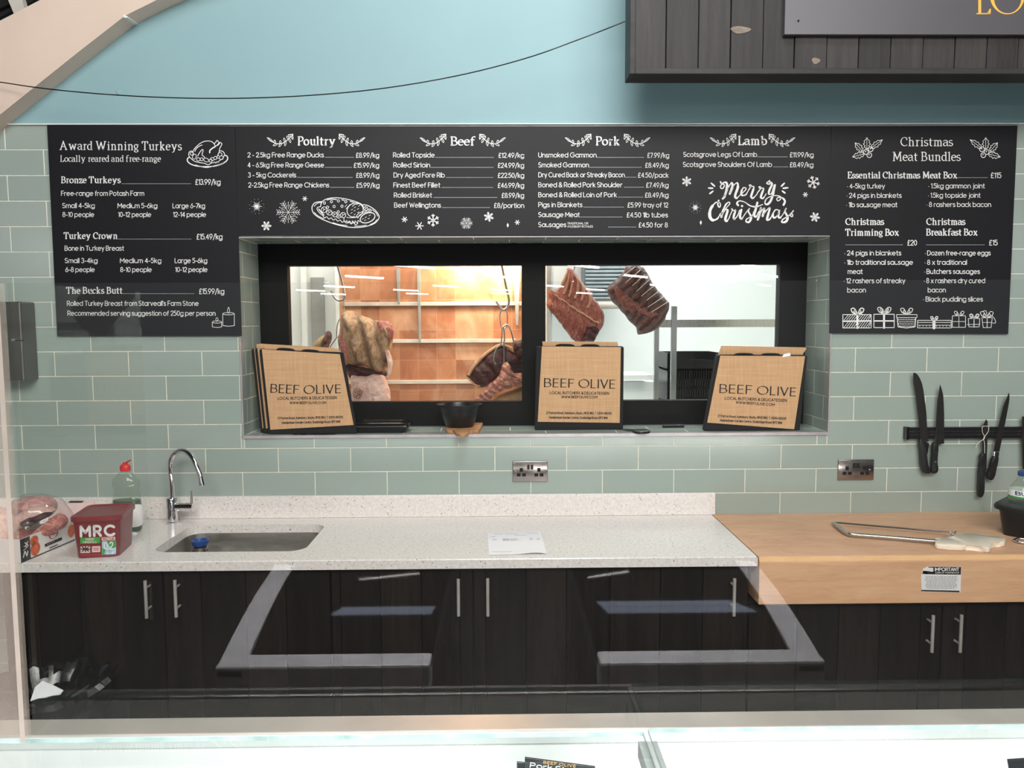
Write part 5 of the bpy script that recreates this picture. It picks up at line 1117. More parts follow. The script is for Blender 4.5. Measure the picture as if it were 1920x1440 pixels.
A = [pz(x, y, SZ+.012) for x, y in ((1242, 797), (1244, 792.5), (1281, 792), (1283, 796.5))]; mb = MB(); mb.hexa(A, [Vector((p.x, p.y, SZ)) for p in A], 0, .002); tag(mb.obj('lid_clip', [M['black']]), 'flat black plastic piece on the sill nearer the right hand bags', 'clip')
mb = MB(); A = []
for i in range(9):
    for j in range(3): A.append(mb.bm.verts.new((0, 0, 0)))
g0, g1 = pz(556, 812, SZ), pz(634, 811, SZ)
for i in range(9):
    for j in range(3):
        A[i*3+j].co = Vector((g0.x+(g1.x-g0.x)*i/8, .002+.011*j+.004*math.sin(i*2.1), SZ+.0004+.0035*abs(math.sin(i*1.7+j*2))))
for i in range(8):
    for j in range(2): mb.bm.faces.new((A[i*3+j], A[i*3+3+j], A[i*3+4+j], A[i*3+1+j]))
tag(mb.obj('film_scrap', [M['sack']]), 'crumpled strip of dark film on the sill edge below the left front bag', 'film')

# ------------------------------------------------------------------ meat hanging behind the window
def resample(pts, n):
    P = sm2(pts, 6, True); L = [0]
    for i in range(len(P)): L.append(L[-1]+math.dist(P[i], P[(i+1) % len(P)]))
    out = []; j = 0
    for k in range(n):
        d = L[-1]*k/n
        while L[j+1] < d: j += 1
        t = (d-L[j])/max(1e-9, L[j+1]-L[j]); a, b = P[j], P[(j+1) % len(P)]; out.append((a[0]+(b[0]-a[0])*t, a[1]+(b[1]-a[1])*t))
    return out
def puff(outline, Y, thick, bump=None, n=72, cen=None, jag=.006, amp=.007, seed=0, back=.8):
    """a solid lump: the outline at its own distance, swelling to front and back"""
    f = vert(Y); P = [f(*p) for p in resample(outline, n)]
    c = f(*cen) if cen else sum(P, Vector())/n
    sd = Vector((seed*3.1, seed*1.7, seed*5.3))
    mb = MB(); bm = mb.bm; S_ = [1, .965, .9, .8, .68, .54, .4, .26, .13]
    def pos(p, s, side):
        q = c+(p-c)*s; d = thick*math.sqrt(max(0, 1-s*s))*(1 if side < 0 else back)
        q = q+Vector((0, side*d, 0))
        if side < 0 and bump: q.y -= bump(q)*min(1, (1-s)*6)
        nz = mnoise.noise(q*22+sd)*amp+mnoise.noise(q*60+sd)*amp*.4
        q.y += nz
        if s > .9: q += (p-c).normalized()*mnoise.noise(q*40+sd)*jag
        return q
    def ring(s, side): return [bm.verts.new(pos(p, s, side)) for p in P]
    edge = ring(1, -1)
    for side in (-1, 1):
        prev = edge
        for s in S_[1:]:
            cur = ring(s, side)
            for i in range(n): bm.faces.new((prev[i], prev[(i+1) % n], cur[(i+1) % n], cur[i]))
            prev = cur
        v = bm.verts.new(c+Vector((0, side*thick*(1 if side < 0 else back)-(bump(c) if side < 0 and bump else 0), 0)))
        for i in range(n): bm.faces.new((prev[i], prev[(i+1) % n], v))
    return mb
def hook(label, pts, Y, r=.0055):
    f = vert(Y); mb = MB(); mb.tube(smooth_path([f(*p) for p in pts], 5), r, 10); return tag(mb.obj('meat_hook', [M['steel']], smooth=50), label, 'hook', 'steel meat hooks')
def ridge(ax, freq, ph, am):
    a = Vector(ax).normalized(); return lambda q: am*(.5+.5*math.sin(q.dot(a)*freq+ph))
mb = MB(); mb.tube([(-1.1, .56, 2.03), (.2, .56, 2.03)], .014, 12); tag(mb.obj('hanging_rail', [M['steel']], smooth=50), 'steel hanging rail over the left pane carrying the hooks', 'rail')
mb = MB(); mb.tube([(.25, .62, 2.03), (1.4, .62, 2.03)], .014, 12); tag(mb.obj('hanging_rail', [M['steel']], smooth=50), 'steel hanging rail over the right pane carrying two rib racks', 'rail')
YL = .52
rbf = thing('hanging_rib_joint', 'large dry aged beef rib joint hanging left in the left hand pane', 'meat', pt(690, 700, YL), 'meat hanging in the cold room')
puff([(638, 610), (641, 586), (659, 583), (675, 589), (687, 595), (707, 600), (725, 603), (737, 612), (739, 625), (736, 645), (731, 662), (728, 680), (722, 695), (706, 698), (694, 690), (670, 684), (648, 682), (640, 660), (633, 640)], YL, .06, ridge((1, 0, .28), 72, .6, .034), seed=1, amp=.012).obj('joint_body', [M['aged']], rbf, smooth=60)
puff([(708, 604), (724, 601), (737, 611), (739, 626), (733, 640), (724, 632), (712, 618)], YL-.04, .028, seed=2, n=40, amp=.012).obj('cut_end', [M['agedend']], rbf, smooth=60)
puff([(722, 656), (730, 658), (735, 672), (735, 690), (729, 708), (726, 712), (726, 696), (727, 680)], YL-.03, .02, seed=3, n=30).obj('fat_flap', [M['pinkfat']], rbf, smooth=60)
puff([(640, 610), (650, 600), (656, 640), (652, 682), (645, 681), (638, 655)], YL-.025, .03, seed=8, n=36).obj('side_cut', [M['agedend']], rbf, smooth=60)
dk = thing('hanging_dark_joint', 'dark glossy joint wedged below the large rib in the left pane', 'meat', pt(690, 705, YL), 'meat hanging in the cold room')
puff([(646, 680), (668, 684), (690, 689), (722, 694), (726, 704), (708, 706), (680, 708), (657, 708), (650, 696)], YL+.03, .045, seed=4, n=44).obj('joint_body', [M['darkmeat']], dk, smooth=60)
pf = thing('hanging_fat_joint', 'pale pink fat covered joint with a red stamp below the large rib', 'meat', pt(690, 770, YL), 'meat hanging in the cold room')
puff([(658, 708), (664, 704), (684, 706), (700, 702), (718, 703), (723, 710), (730, 726), (732, 745), (730, 775), (690, 782), (662, 775), (659, 740)], YL-.01, .06, seed=5).obj('joint_body', [M['pinkfat']], pf, smooth=60)
mb = MB(); f = vert(YL-.076)
for a_ in (ell(670, 738, 8, 9.5, 10, 18), ell(670, 738, 4.5, 6, 30, 12)): mb.tube([f(*p) for p in a_], .0013, 6)
for a_ in (((664, 734), (676, 741)), ((667, 745), (674, 732))): mb.tube([f(*p) for p in a_], .0013, 6)
mb.obj('stamp', [plain('stamp_ink', (120, 40, 30), .7)], pf)
sm_ = thing('hanging_meat_strip', 'small brown meat pieces above the left bags behind the pane', 'meat', pt(604, 660, YL+.1), 'meat hanging in the cold room')
puff([(584, 660), (592, 640), (604, 630), (614, 626), (606, 648), (600, 668)], YL+.1, .03, seed=6, n=36).obj('joint_body', [M['tan']], sm_, smooth=60)
puff([(600, 668), (606, 640), (611, 622), (619, 620), (622, 634), (616, 652), (610, 668)], YL+.08, .016, seed=7, n=36, amp=.01).obj('red_cut', [M['brownmeat']], sm_, smooth=60)
hook('long dark steel hook reaching down beside the large rib joint', [(630, 488), (634, 502), (640, 524), (645, 546), (646, 556), (642, 562), (634, 563), (627, 557), (621, 545)], .55, .006)
hook('thin wire hook left of the large rib joint', [(645, 560), (644, 592), (637, 598), (632, 612), (631, 632)], .55, .003)
hook('small wire hook above the bags holding the brown meat strip', [(618, 652), (626, 640), (633, 632), (636, 636), (636, 660)], .57, .003)
# right half of the left pane
YS = .56
sh = thing('hanging_shoulder', 'dark open shoulder joint with a fat rim hanging at the right of the left pane', 'meat', pt(930, 730, YS), 'meat hanging in the cold room')
puff([(938, 645), (949, 647), (967, 660), (985, 662), (995, 690), (990, 712), (960, 715), (935, 716), (905, 727), (893, 722), (875, 706), (884, 690), (905, 668), (922, 655)], YS, .06, ridge((1, 0, .5), 60, 0, .012), seed=9).obj('joint_body', [M['darkmeat']], sh, smooth=60)
f = vert(YS-.03); mb = MB()
for s_, r_ in (([(878, 704), (888, 688), (904, 670), (922, 656), (938, 647), (952, 650), (966, 660)], .008), ([(938, 665), (934, 675), (940, 690), (948, 700)], .006), ([(876, 708), (886, 718), (900, 724)], .004)): mb.tube(smooth_path([f(*p) for p in s_], 4), r_, 8)
for v in mb.bm.verts: v.co += Vector((1, 0, 1))*.004*mnoise.noise(v.co*50)
mb.obj('fat_rim', [M['fatrim']], sh, smooth=60)
puff([(962, 640), (972, 635), (995, 636), (1000, 670), (985, 690), (966, 664), (961, 650)], YS-.04, .05, seed=10, n=44).obj('upper_cut', [M['brownmeat']], sh, smooth=60)
lg = thing('hanging_shank', 'red shank of meat sloping down in front of the dark shoulder joint', 'meat', pt(930, 755, YS-.06), 'meat hanging in the cold room')
puff([(944, 684), (956, 684), (964, 698), (985, 702), (1000, 705), (1000, 722), (960, 726), (940, 731), (922, 740), (912, 756), (900, 765), (888, 752), (896, 742), (912, 728), (922, 716), (935, 703)], YS-.085, .045, ridge((1, 0, .8), 120, 0, .012), seed=11, cen=(948, 714), amp=.016, jag=.016).obj('shank_body', [M['marbled']], lg, smooth=60)
tf = thing('hanging_flank', 'tan fat covered joint low at the right edge of the left pane', 'meat', pt(960, 775, YS), 'meat hanging in the cold room')
puff([(915, 762), (930, 744), (955, 733), (985, 722), (1005, 722), (1005, 790), (920, 790)], YS, .05, seed=12, n=50).obj('joint_body', [M['tan']], tf, smooth=60)
hook('long shiny hook at the upper right of the left hand pane', [(939, 488), (943, 508), (949, 538), (954, 560), (953, 572), (947, 580), (941, 580), (935, 572), (930, 565)], .56, .0058)
hook('wire link hanging below the long shiny hook', [(946, 579), (951, 588), (951, 608), (947, 616), (941, 613), (938, 604), (938, 588), (943, 579)], .565, .0032)
hook('curved hook on the wire link, its arm reaching right to the upper cut', [(941, 617), (944, 612), (950, 609), (955, 613), (959, 624), (963, 640)], .55, .004)
hook('double wire hook holding the dark shoulder joint', [(944, 613), (946, 628), (945, 648), (945, 668), (944, 684), (938, 686), (929, 682), (926, 672), (930, 655), (939, 645), (941, 628), (942, 614)], .49, .0032)
# rib racks in the right pane
YR = .6
rr = thing('hanging_rib_rack', 'red rib rack with bare bones hanging left in the right hand pane', 'meat', pt(1080, 646, YR), 'meat hanging in the cold room')
puff([(1063, 505), (1068, 501), (1074, 505), (1083, 516), (1093, 532), (1108, 550), (1126, 575), (1133, 588), (1132, 607), (1120, 628), (1108, 646), (1099, 641.5), (1087, 645), (1070, 633), (1055, 612), (1038, 590), (1025, 572), (1028, 557), (1027.5, 543), (1043, 544), (1056, 530), (1061, 515)], YR, .06, ridge((.9, 0, .45), 150, 0, .004), seed=13, cen=(1082, 585)).obj('rack_body', [M['redmeat']], rr, smooth=60)
fr_ = lambda Y: vert(Y)
def bones(t, lst, Y0, Y1, r, m, nm='rib_bone'):
    for b_ in lst:
        mb = MB(); n_ = len(b_); P = [pt(x, y, Y0+(Y1-Y0)*i/(n_-1)) for i, (x, y) in enumerate(b_)]
        P = smooth_path(P, 4); mb.tube(P, [r*(.7+.5*math.sin(math.pi*(i+.5)/len(P))) for i in range(len(P))], 8); mb.obj(nm, [M[m]], t, smooth=60)
bones(rr, [[(1066, 507), (1060, 522), (1054, 534), (1047, 545)], [(1068, 507), (1066, 524), (1062, 540), (1057, 552)], [(1071, 508), (1074, 524), (1072, 542), (1067, 557)], [(1075, 512), (1083, 530), (1083, 546), (1078, 560)], [(1080, 519), (1091, 538), (1094, 550), (1090, 564)], [(1090, 534), (1103, 552), (1106, 566), (1101, 578)]], YR-.022, YR-.062, .0075, 'ribbone')
mb = MB(); f = vert(YR-.066); mb.tube(smooth_path([f(*p) for p in ((1032, 545), (1044, 556), (1058, 565), (1072, 574), (1085, 584), (1098, 592), (1112, 600), (1122, 606))], 4), [.003, .005, .004, .006, .003]*6, 8)
for v in mb.bm.verts: v.co += Vector((.6, -.3, 1))*.006*mnoise.noise(v.co*55)
mb.obj('fat_seam', [M['fatrim']], rr, smooth=60)
puff([(1098, 610), (1116, 612), (1122, 622), (1112, 640), (1100, 640), (1090, 642), (1094, 628)], YR-.035, .03, seed=14, n=36).obj('dark_end', [M['darkmeat']], rr, smooth=60)
r2_ = thing('hanging_rib_rack', 'brown string bound rib rack hanging second from the left in the right pane', 'meat', pt(1200, 626, YR), 'meat hanging in the cold room')
puff([(1172, 500), (1190, 496), (1206, 501), (1217, 520), (1233, 543), (1246, 558), (1254, 567), (1255, 577), (1248, 594), (1240, 607), (1222, 622), (1205, 626), (1196, 626.5), (1193, 614), (1180, 602), (1167, 585), (1153, 571), (1144, 559), (1138, 543), (1147, 532), (1160, 520), (1170, 508)], YR, .075, ridge((.75, 0, -.66), 130, 0, .012), seed=15).obj('rack_body', [M['brownmeat']], r2_, smooth=60)
def onrack(a, b, n_=9):
    return [pt(a[0]+(b[0]-a[0])*i/(n_-1), a[1]+(b[1]-a[1])*i/(n_-1), YR-.05-.04*math.sin(math.pi*i/(n_-1))) for i in range(n_)]
for a_, b_ in (((1167, 518), (1190, 501)), ((1172, 531), (1201, 506)), ((1180, 541), (1210, 514)), ((1186, 553), (1218, 524)), ((1194, 562), (1227, 535)), ((1201, 572), (1236, 545)), ((1207, 581), (1245, 556)), ((1214, 590), (1252, 566))):
    mb = MB(); mb.tube(onrack(a_, b_), .0016, 6); mb.obj('string', [M['string']], r2_)
puff([(1150, 536), (1162, 540), (1180, 556), (1200, 570), (1224, 584), (1236, 590), (1222, 598), (1200, 590), (1176, 580), (1160, 565)], YR-.06, .022, seed=16, n=40, amp=.014, jag=.014).obj('red_seam', [M['brownmeat2']], r2_, smooth=60)
hook('short steel hook above the red rib rack in the right hand pane', [(1076, 484), (1077, 494), (1076, 504), (1070, 508), (1066, 503)], .6, .005)

# ------------------------------------------------------------------ things on the worktop
WT = WZ+.0004
bkt = thing('plastic_tub', 'maroon square plastic tub with a lid and white lettering, left of the sink', 'tub', pz(186, 1046, WZ))
A0, A1 = pz(144, 1047.5, WT), pz(223, 1043, WT); ex = (A1-A0); wd = ex.length; ex = ex.normalized(); ey = Vector((-ex.y, ex.x, 0)); dpt = .165
zl = (pt(181, 971, A0.y).z-WT)
def tubring(o, z, r=.02, n=5):
    out = []
    for p in rrect(-o, wd+o, -o, dpt+o, r, 0, n): out.append(A0+ex*p.x+ey*p.y+Vector((0, 0, z)))
    return out
mb = MB(); mb.loft([tubring(.0, 0), tubring(.001, .004), tubring(.010, zl)]); mb.obj('tub_body', [M['red']], bkt, smooth=40)
mb = MB(); mb.loft([tubring(.012, zl-.014, .026), tubring(.016, zl-.012, .028), tubring(.016, zl+.003, .028), tubring(.011, zl+.006, .026), tubring(.004, zl+.005, .022), tubring(.0, zl+.001, .02)]); mb.obj('lid', [M['red']], bkt, smooth=40)
nf = Vector((ey.x, ey.y, 0))*-1; tlt = math.atan2(.009, zl); nf = (nf+Vector((0, 0, -math.tan(tlt)))).normalized()
fb = plane_at(A0+nf*.0005, nf, .0006)
def dec(nm, polys, m, o=0.0):
    f_ = plane_at(A0+nf*.0005, nf, .0006+o); mb = MB(); mb.polys(polys, f_); mb.obj(nm, [M[m]], bkt)
R4 = lambda a, b, c, d: [(a, b), (c, b+(a-c)*.035), (c, d+(a-c)*.035), (a, d)]
dec('tub_lettering', text('MRC', 152, 214, 1005.5, 18, ROUND, .27, 1003.5, .4), 'ink')
dec('green_label', [R4(150.5, 1008.5, 187.5, 1019.5)], 'greenprint'); dec('green_label_print', text('BANDED', 161, 176.5, 1012.8, 3.4, ROUND, .2)+text('MINERALS', 156, 181, 1018.2, 3.6, ROUND, .2), 'pinkprint', .0003)
dec('red_tub_label', [R4(190.5, 1007.5, 216, 1013.5)], 'pinkprint'); dec('red_tub_print', text('RED TUB', 192.5, 213.5, 1011.8, 3.2, ROUND, .26), 'redprint', .0003)
dec('number_label', [R4(191, 1014.5, 217.5, 1040)], 'blueprint'); dec('number_green', [[(199, 1014.3), (217.3, 1013.8), (217.2, 1026), (210, 1028), (204, 1022)], [(191.3, 1027), (198, 1031), (195, 1039.6), (191.6, 1039.8)]], 'greenprint', .0003)
dec('number_print', text('0 2', 195.5, 211.5, 1029.5, 13, ROUND, .17), 'ink', .0006)
dec('flag_print', [R4(151, 1024.5, 169, 1037)], 'pinkprint'); dec('flag_cross', [[(152, 1024.6), (155, 1024.5), (159, 1028), (159, 1024.4), (161.5, 1024.3), (161.5, 1028), (166, 1024.2), (168.5, 1024.2), (164.5, 1027.8), (168.8, 1029), (168.8, 1031), (164.5, 1031), (168.6, 1034), (165, 1034), (161.5, 1031.6), (161.5, 1035), (159, 1035), (159, 1031.4), (154.5, 1034.8), (151.4, 1034.8), (156, 1031), (151.2, 1030.6), (151.2, 1028.6), (156, 1028.2)]], 'blackink', .0003)
dec('white_label', [R4(172.5, 1024.3, 188, 1035.5)], 'pinkprint'); dec('small_print', text('PLEASE READ THE LABEL', 151, 189, 1041, 2.3, ROUND, .2)+[R4(175, 1027+i*2.2, 185.5, 1028+i*2.2) for i in range(3)], 'redprint', .0003)

sb = thing('soap_bottle', 'half full dish soap bottle with a red cap behind the maroon tub', 'bottle', pz(238, 997, WZ))
c = pz(238, 997, WZ); c = Vector((c.x, c.y+.01, WT)); kk = (c.y-CAM.y)/F_PX
def hz(py): return pt(238, py, c.y).z-WT
rw = 27*kk; zc = hz(881)
prof = [(rw*.9, 0), (rw*1.0, .008), (rw*1.08, hz(965)), (rw*.98, hz(938)), (rw*.86, hz(920)), (rw*.95, hz(905)), (rw*.86, hz(898)), (rw*.55, hz(888)), (rw*.32, hz(883)), (rw*.30, zc)]
mb = MB(); mb.lathe(prof, c, 32, ey=.6, cap0=True, cap1=False); mb.obj('bottle_body', [M['plastic_clear']], sb, smooth=50)
lv = [(rw*.86, .003), (rw*.95, .010), (rw*1.03, hz(965)), (rw*.96, hz(942)), (rw*.94, hz(937))]
mb = MB(); mb.lathe(lv, c, 32, ey=.57); mb.obj('liquid', [M['soap']], sb, smooth=50)
mb = MB(); mb.lathe([(rw*.33, zc-.004), (rw*.36, zc), (rw*.36, zc+.016), (rw*.26, zc+.022), (rw*.14, zc+.024), (rw*.14, zc+.03), (0, zc+.03)], c, 20, ey=.8, cap1=False); cp_ = mb.obj('cap', [M['redcap']], sb, smooth=40)
mb = MB(); q0 = Vector((c.x+.006, c.y, WT+zc+.026)); mb.loft([[q0+Vector((.0+.006*math.cos(a)*s-.004+u, .009*math.sin(a)*s, v)) for a in [k*math.pi/5 for k in range(10)]] for u, v, s in ((0, -.004, .5), (.006, .004, .9), (.014, .010, 1), (.02, .014, .7))]); mb.obj('flip_lid', [M['redcap']], cp_, smooth=40)
mb = MB(); fl_ = []
for k in range(-5, 6):
    fl_.append(k)
def lab(a, z): return Vector((c.x+rw*1.085*math.cos(a), c.y+rw*.655*math.sin(a), WT+z))
za, zb2 = hz(985), hz(943)
def lz(i, j):
    u, v = -1+2*i/12, -1+2*j/8; u *= math.sqrt(max(0, 1-v*v*.5)); v *= math.sqrt(max(0, 1-u*u*.5))
    return lab(R(-48)+R(56)*u, (za+zb2)/2+(zb2-za)/2*v)
GV = [[mb.bm.verts.new(lz(i, j)) for j in range(9)] for i in range(13)]
for i in range(12):
    for j in range(8): mb.bm.faces.new((GV[i][j], GV[i+1][j], GV[i+1][j+1], GV[i][j+1]))
mb.obj('label', [M['card']], sb, smooth=60)

# open carton of meat
E0, E1 = pz(39.5, 1056, WT), pz(141, 1012.5, WT); cx_ = (E1-E0); ln = cx_.length; cx_ = cx_.normalized(); cy_ = Vector((-cx_.y, cx_.x, 0))
hb = .082; dw = .27
cr_ = thing('carton', 'shallow white carton with tomato print and a black corner, left of the maroon tub', 'carton', E0)
def cb(u, v, z): return E0+cx_*u+cy_*v+Vector((0, 0, z))
mb = MB(); th = .004
def slabq(u0, u1, v0, v1, z0, z1, mi=0): mb.hexa([cb(u0, v0, z0), cb(u1, v0, z0), cb(u1, v1, z0), cb(u0, v1, z0)], [cb(u0, v0, z1), cb(u1, v0, z1), cb(u1, v1, z1), cb(u0, v1, z1)], mi)
slabq(0, ln, 0, dw, 0, th); slabq(0, ln, 0, th, th, hb); slabq(0, ln, dw-th, dw, th, hb); slabq(0, th, th, dw-th, th, hb); slabq(ln-th, ln, th, dw-th, th, hb)
mb.obj('carton_body', [M['card']], cr_)
def face2(nm, pts, m, o=.0006):
    mb = MB(); mb.polys(pts, lambda u, z: cb(u*ln, -o, z*hb)); mb.obj(nm, [M[m]], cr_)
face2('black_corner', [[(0, 0), (.165, 0), (.165, 1), (0, 1)]], 'blackink'); face2('base_stripe', [[(.165, 0), (1, 0), (1, .05), (.165, .05)]], 'blackink')
face2('tomato_print', [ell(.24, .72, .075, .22, 0, 14), ell(.25, .36, .085, .3, 0, 14), ell(.93, .5, .07, .3, 0, 14)], 'tomato', .0008)
face2('red_ring', ribbon(ell(.585, .68, .075, .2, 0, 22), .022), 'redprint', .0008)
face2('ring_script', text('Hilo', .55, .615, .66, -.14, ROUND, .16), 'redprint', .0008)
face2('carton_lettering', text('HOOGSTRATEN', .43, .73, .26, -.13, ROUND, .17)+text('tomatoes', .5, .66, .1, -.08, ROUND, .12), 'blackink', .0008)
face2('corner_print', ribbon([(.04, .2), (.07, .45), (.1, .2), (.12, .4)], .02)+ribbon([(.08, .62), (.13, .8)], .02)+ribbon([(.08, .8), (.13, .62)], .02)+ribbon([(.05, .5), (.12, .58), (.06, .66)], .018), 'ink', .0009)
def lump(label, outline, Y, th_, m, seed, nm='meat_joint', cat='meat', **kw):
    mb = puff(outline, Y, th_, seed=seed, n=48, **kw); o = mb.obj(nm, [M[m]], smooth=60); return tag(o, label, cat, 'meat in the carton')
lump('pink meat joint at the back of the open carton, topmost of the pile', [(20, 945), (36, 935), (56, 930.5), (80, 929), (97, 936), (106, 947), (104, 958), (86, 966), (50, 968), (20, 966)], -.30, .07, 'pinkmeat', 21)
lump('long pale joint with a grey cut lying across the carton', [(8, 985), (26, 970), (44, 958), (68, 948), (88, 950), (104, 956), (96, 966), (76, 978), (54, 990), (24, 992)], -.40, .05, 'pinkfat', 22)
lump('dark red strip of meat along the front of the carton', [(14, 998), (36, 1000), (58, 998), (78, 990), (98, 974), (112, 962), (128, 976), (118, 990), (90, 1006), (64, 1018), (40, 1022), (14, 1020)], -.45, .05, 'agedend', 23)
lump('grey brown meat cut showing inside the wrapped joint', [(38, 980), (58, 970), (80, 962), (98, 960), (92, 968), (74, 978), (58, 988), (46, 989)], -.47, .02, 'darkmeat', 24)
lump('large pale joint at the far left of the carton, seen through the acrylic panel', [(-60, 960), (-20, 950), (10, 955), (26, 975), (30, 1000), (22, 1018), (-20, 1022), (-70, 1012)], -.45, .06, 'pinkfat', 25)
mb = puff([(30, 934), (60, 926), (96, 930), (116, 944), (132, 966), (136, 982), (100, 1000), (66, 1014), (40, 1016), (28, 980)], -.40, .10, seed=31, n=60, amp=.018)
tag(mb.obj('plastic_wrap', [M['film']], smooth=60), 'clear crinkled plastic wrap over the meat in the carton', 'plastic wrap')
a, b = pz(128, 985, WT), pz(168, 985, WT)
fy = -.035; a, b = pt(112, 940, fy), pt(172, 968, fy); mb = MB(); mb.hexa([pt(112, 944, fy), pt(176, 942, fy), Vector((pt(176, 942, fy).x, fy-.012, WT)), Vector((pt(112, 942, fy).x, fy-.012, WT))], [p+Vector((0, .006, 0)) for p in (pt(112, 944, fy), pt(176, 942, fy), Vector((pt(176, 942, fy).x, fy-.012, WT)), Vector((pt(112, 942, fy).x, fy-.012, WT)))])
lf = thing('leaning_card', 'white and pink card with a black slot leaning on the upstand behind the tub', 'card', (pt(140, 950, fy).x, fy, WT))
mb.obj('card_sheet', [M['pinkprint']], lf)
mb = MB(); A = [pt(127, 942.6, fy-.001), pt(131, 939.5, fy-.001), pt(156, 939.5, fy-.001), pt(153, 942.6, fy-.001)]; mb.hexa(A, [p+Vector((0, .004, 0)) for p in A]); mb.obj('black_slot', [M['blackink']], lf)
mb = puff([(246, 998), (254, 997.5), (259, 1003), (257, 1012), (250, 1013.5), (244, 1008)], -.245, .015, seed=33, n=30); tag(mb.obj('paper_scrap', [M['paper']], smooth=50), 'crumpled white scrap beside the foot of the maroon tub', 'paper scrap')

# printed sheet
f = lambda x, y: pz(x, y, WT+.0012)
pp = thing('paper_sheet', 'printed white paper sheet lying on the middle of the worktop', 'paper', pz(968, 1020, WT))
P4 = [(914, 1000), (1013.5, 997), (1025.5, 1038.5), (917, 1041)]
mb = MB(); G_ = []
for i in range(13):
    rowv = []
    for j in range(9):
        u, v = i/12, j/8; x = (P4[0][0]*(1-u)+P4[1][0]*u)*(1-v)+(P4[3][0]*(1-u)+P4[2][0]*u)*v; y = (P4[0][1]*(1-u)+P4[1][1]*u)*(1-v)+(P4[3][1]*(1-u)+P4[2][1]*u)*v
        q = pz(x, y, WT); q.z += .0006+.010*max(0, u-.45)*max(0, v-.6)*4*math.sin(math.pi*min(1, (u-.35)/.65)); rowv.append(mb.bm.verts.new(q))
    G_.append(rowv)
for i in range(12):
    for j in range(8): mb.bm.faces.new((G_[i][j], G_[i+1][j], G_[i+1][j+1], G_[i][j+1]))
mb.obj('sheet', [M['paper']], pp, smooth=60)
c9 = lambda x, y: (880+x*.09375, 960+y*.09375)
bl = []
random.seed(5)
for x0, y0, x1, h_ in ((490, 438, 670, 12), (720, 432, 970, 8), (1130, 418, 1370, 22), (900, 462, 1140, 18), (420, 490, 520, 8), (470, 552, 555, 34), (670, 552, 800, 48), (820, 552, 970, 44), (990, 562, 1030, 16), (1210, 540, 1265, 44), (1350, 540, 1410, 44), (450, 795, 850, 7)):
    n_ = max(1, int(h_/12))
    for r_ in range(n_):
        y = y0-h_/2+(r_+.5)*h_/n_; x = x0
        while x < x1:
            l_ = random.uniform(14, 40); bl.append([c9(x, y-3), c9(min(x+l_, x1), y-3), c9(min(x+l_, x1), y+3), c9(x, y+3)]); x += l_+8
mb = MB(); mb.polys(bl, f); mb.obj('print', [M['inkgrey']], pp)

# ------------------------------------------------------------------ things on the block
sw_ = thing('bone_saw', 'butchers bone saw with an ivory handle lying on the maple block', 'saw', pz(1700, 1005, WZ))
BT = WZ+.0006
def flat(nm, pts, z0, z1, m, bev=.001, smooth=0):
    A = [pz(x, y, z1) for x, y in pts]; mb = MB(); mb.hexa(A, [Vector((p.x, p.y, z0)) for p in A], 0, bev); return mb.obj(nm, [M[m]], sw_, smooth=smooth)
mb = MB(); mb.tube(smooth_path([pz(x, y, BT+.012) for x, y in ((1562, 981), (1570, 986), (1579, 994), (1588, 999.5), (1599, 1002.5), (1640, 1005.5), (1700, 1010.5), (1757, 1015.5))], 4), .0075, 10); mb.obj('frame', [M['steel']], sw_, smooth=50)
mb = MB(); A = [pz(x, y, BT+.012) for x, y in ((1561, 981.5), (1575, 982), (1680, 991), (1780, 999.5))]; B_ = [p+Vector((0, .003, 0)) for p in A]
mb.hexa([A[0], A[1], A[2], A[3], A[3]+Vector((0, .002, .006)), A[2]+Vector((0, .002, .006)), A[1]+Vector((0, .002, .006)), A[0]+Vector((0, .002, .005))][::1], [p+Vector((0, .0012, 0)) for p in [A[0], A[1], A[2], A[3], A[3]+Vector((0, .002, .006)), A[2]+Vector((0, .002, .006)), A[1]+Vector((0, .002, .006)), A[0]+Vector((0, .002, .005))]]); mb.obj('saw_blade', [M['blade']], sw_)
flat('handle', sm2([(1754, 1009), (1758, 1007.5), (1785, 1006.5), (1795, 1000.5), (1812, 1000), (1843, 1000.5), (1859, 1005), (1880, 1007), (1884.5, 1009), (1884, 1016), (1873, 1016), (1866, 1016.5), (1858, 1018.5), (1857.5, 1021), (1857, 1026.5), (1850, 1027.5), (1836, 1024), (1813, 1021.5), (1804, 1023.5), (1757, 1020.5), (1754, 1016)], 2, True), BT, BT+.018, 'bone', .004, 50)
mb = MB(); q = pz(1786, 1001, BT+.02); mb.lathe([(.008, -.012), (.010, 0), (.008, .008), (0, .009)], q, 12, cap1=False); mb.tube([q+Vector((-.012, 0, .004)), q+Vector((.014, .004, .006))], .004, 8); mb.obj('tension_nut', [M['chrome']], sw_, smooth=40)
tbx = thing('food_tub', 'black lidded plastic tub at the right end of the maple block', 'tub', pz(1930, 1008, WZ))
T0, T1 = pz(1876, 1002, BT), pz(1924, 1010.5, BT); tex = (T1-T0).normalized(); tey = Vector((-tex.y, tex.x, 0)); H_ = pt(1868, 948, T0.y).z-BT
def tubr(o, z, r): return [T0+tex*p.x+tey*p.y+Vector((0, 0, z)) for p in rrect(-o, .34+o, -o, .22+o, r, 0, 4)]
mb = MB(); mb.loft([tubr(0, 0, .03), tubr(.016, H_, .035)]); mb.obj('tub_body', [M['black']], tbx, smooth=30)
mb = MB(); mb.loft([tubr(.028, H_-.012, .04), tubr(.030, H_, .04), tubr(.026, H_+.006, .04), tubr(-.01, H_+.010, .03)]); mb.obj('lid', [M['black']], tbx, smooth=30)
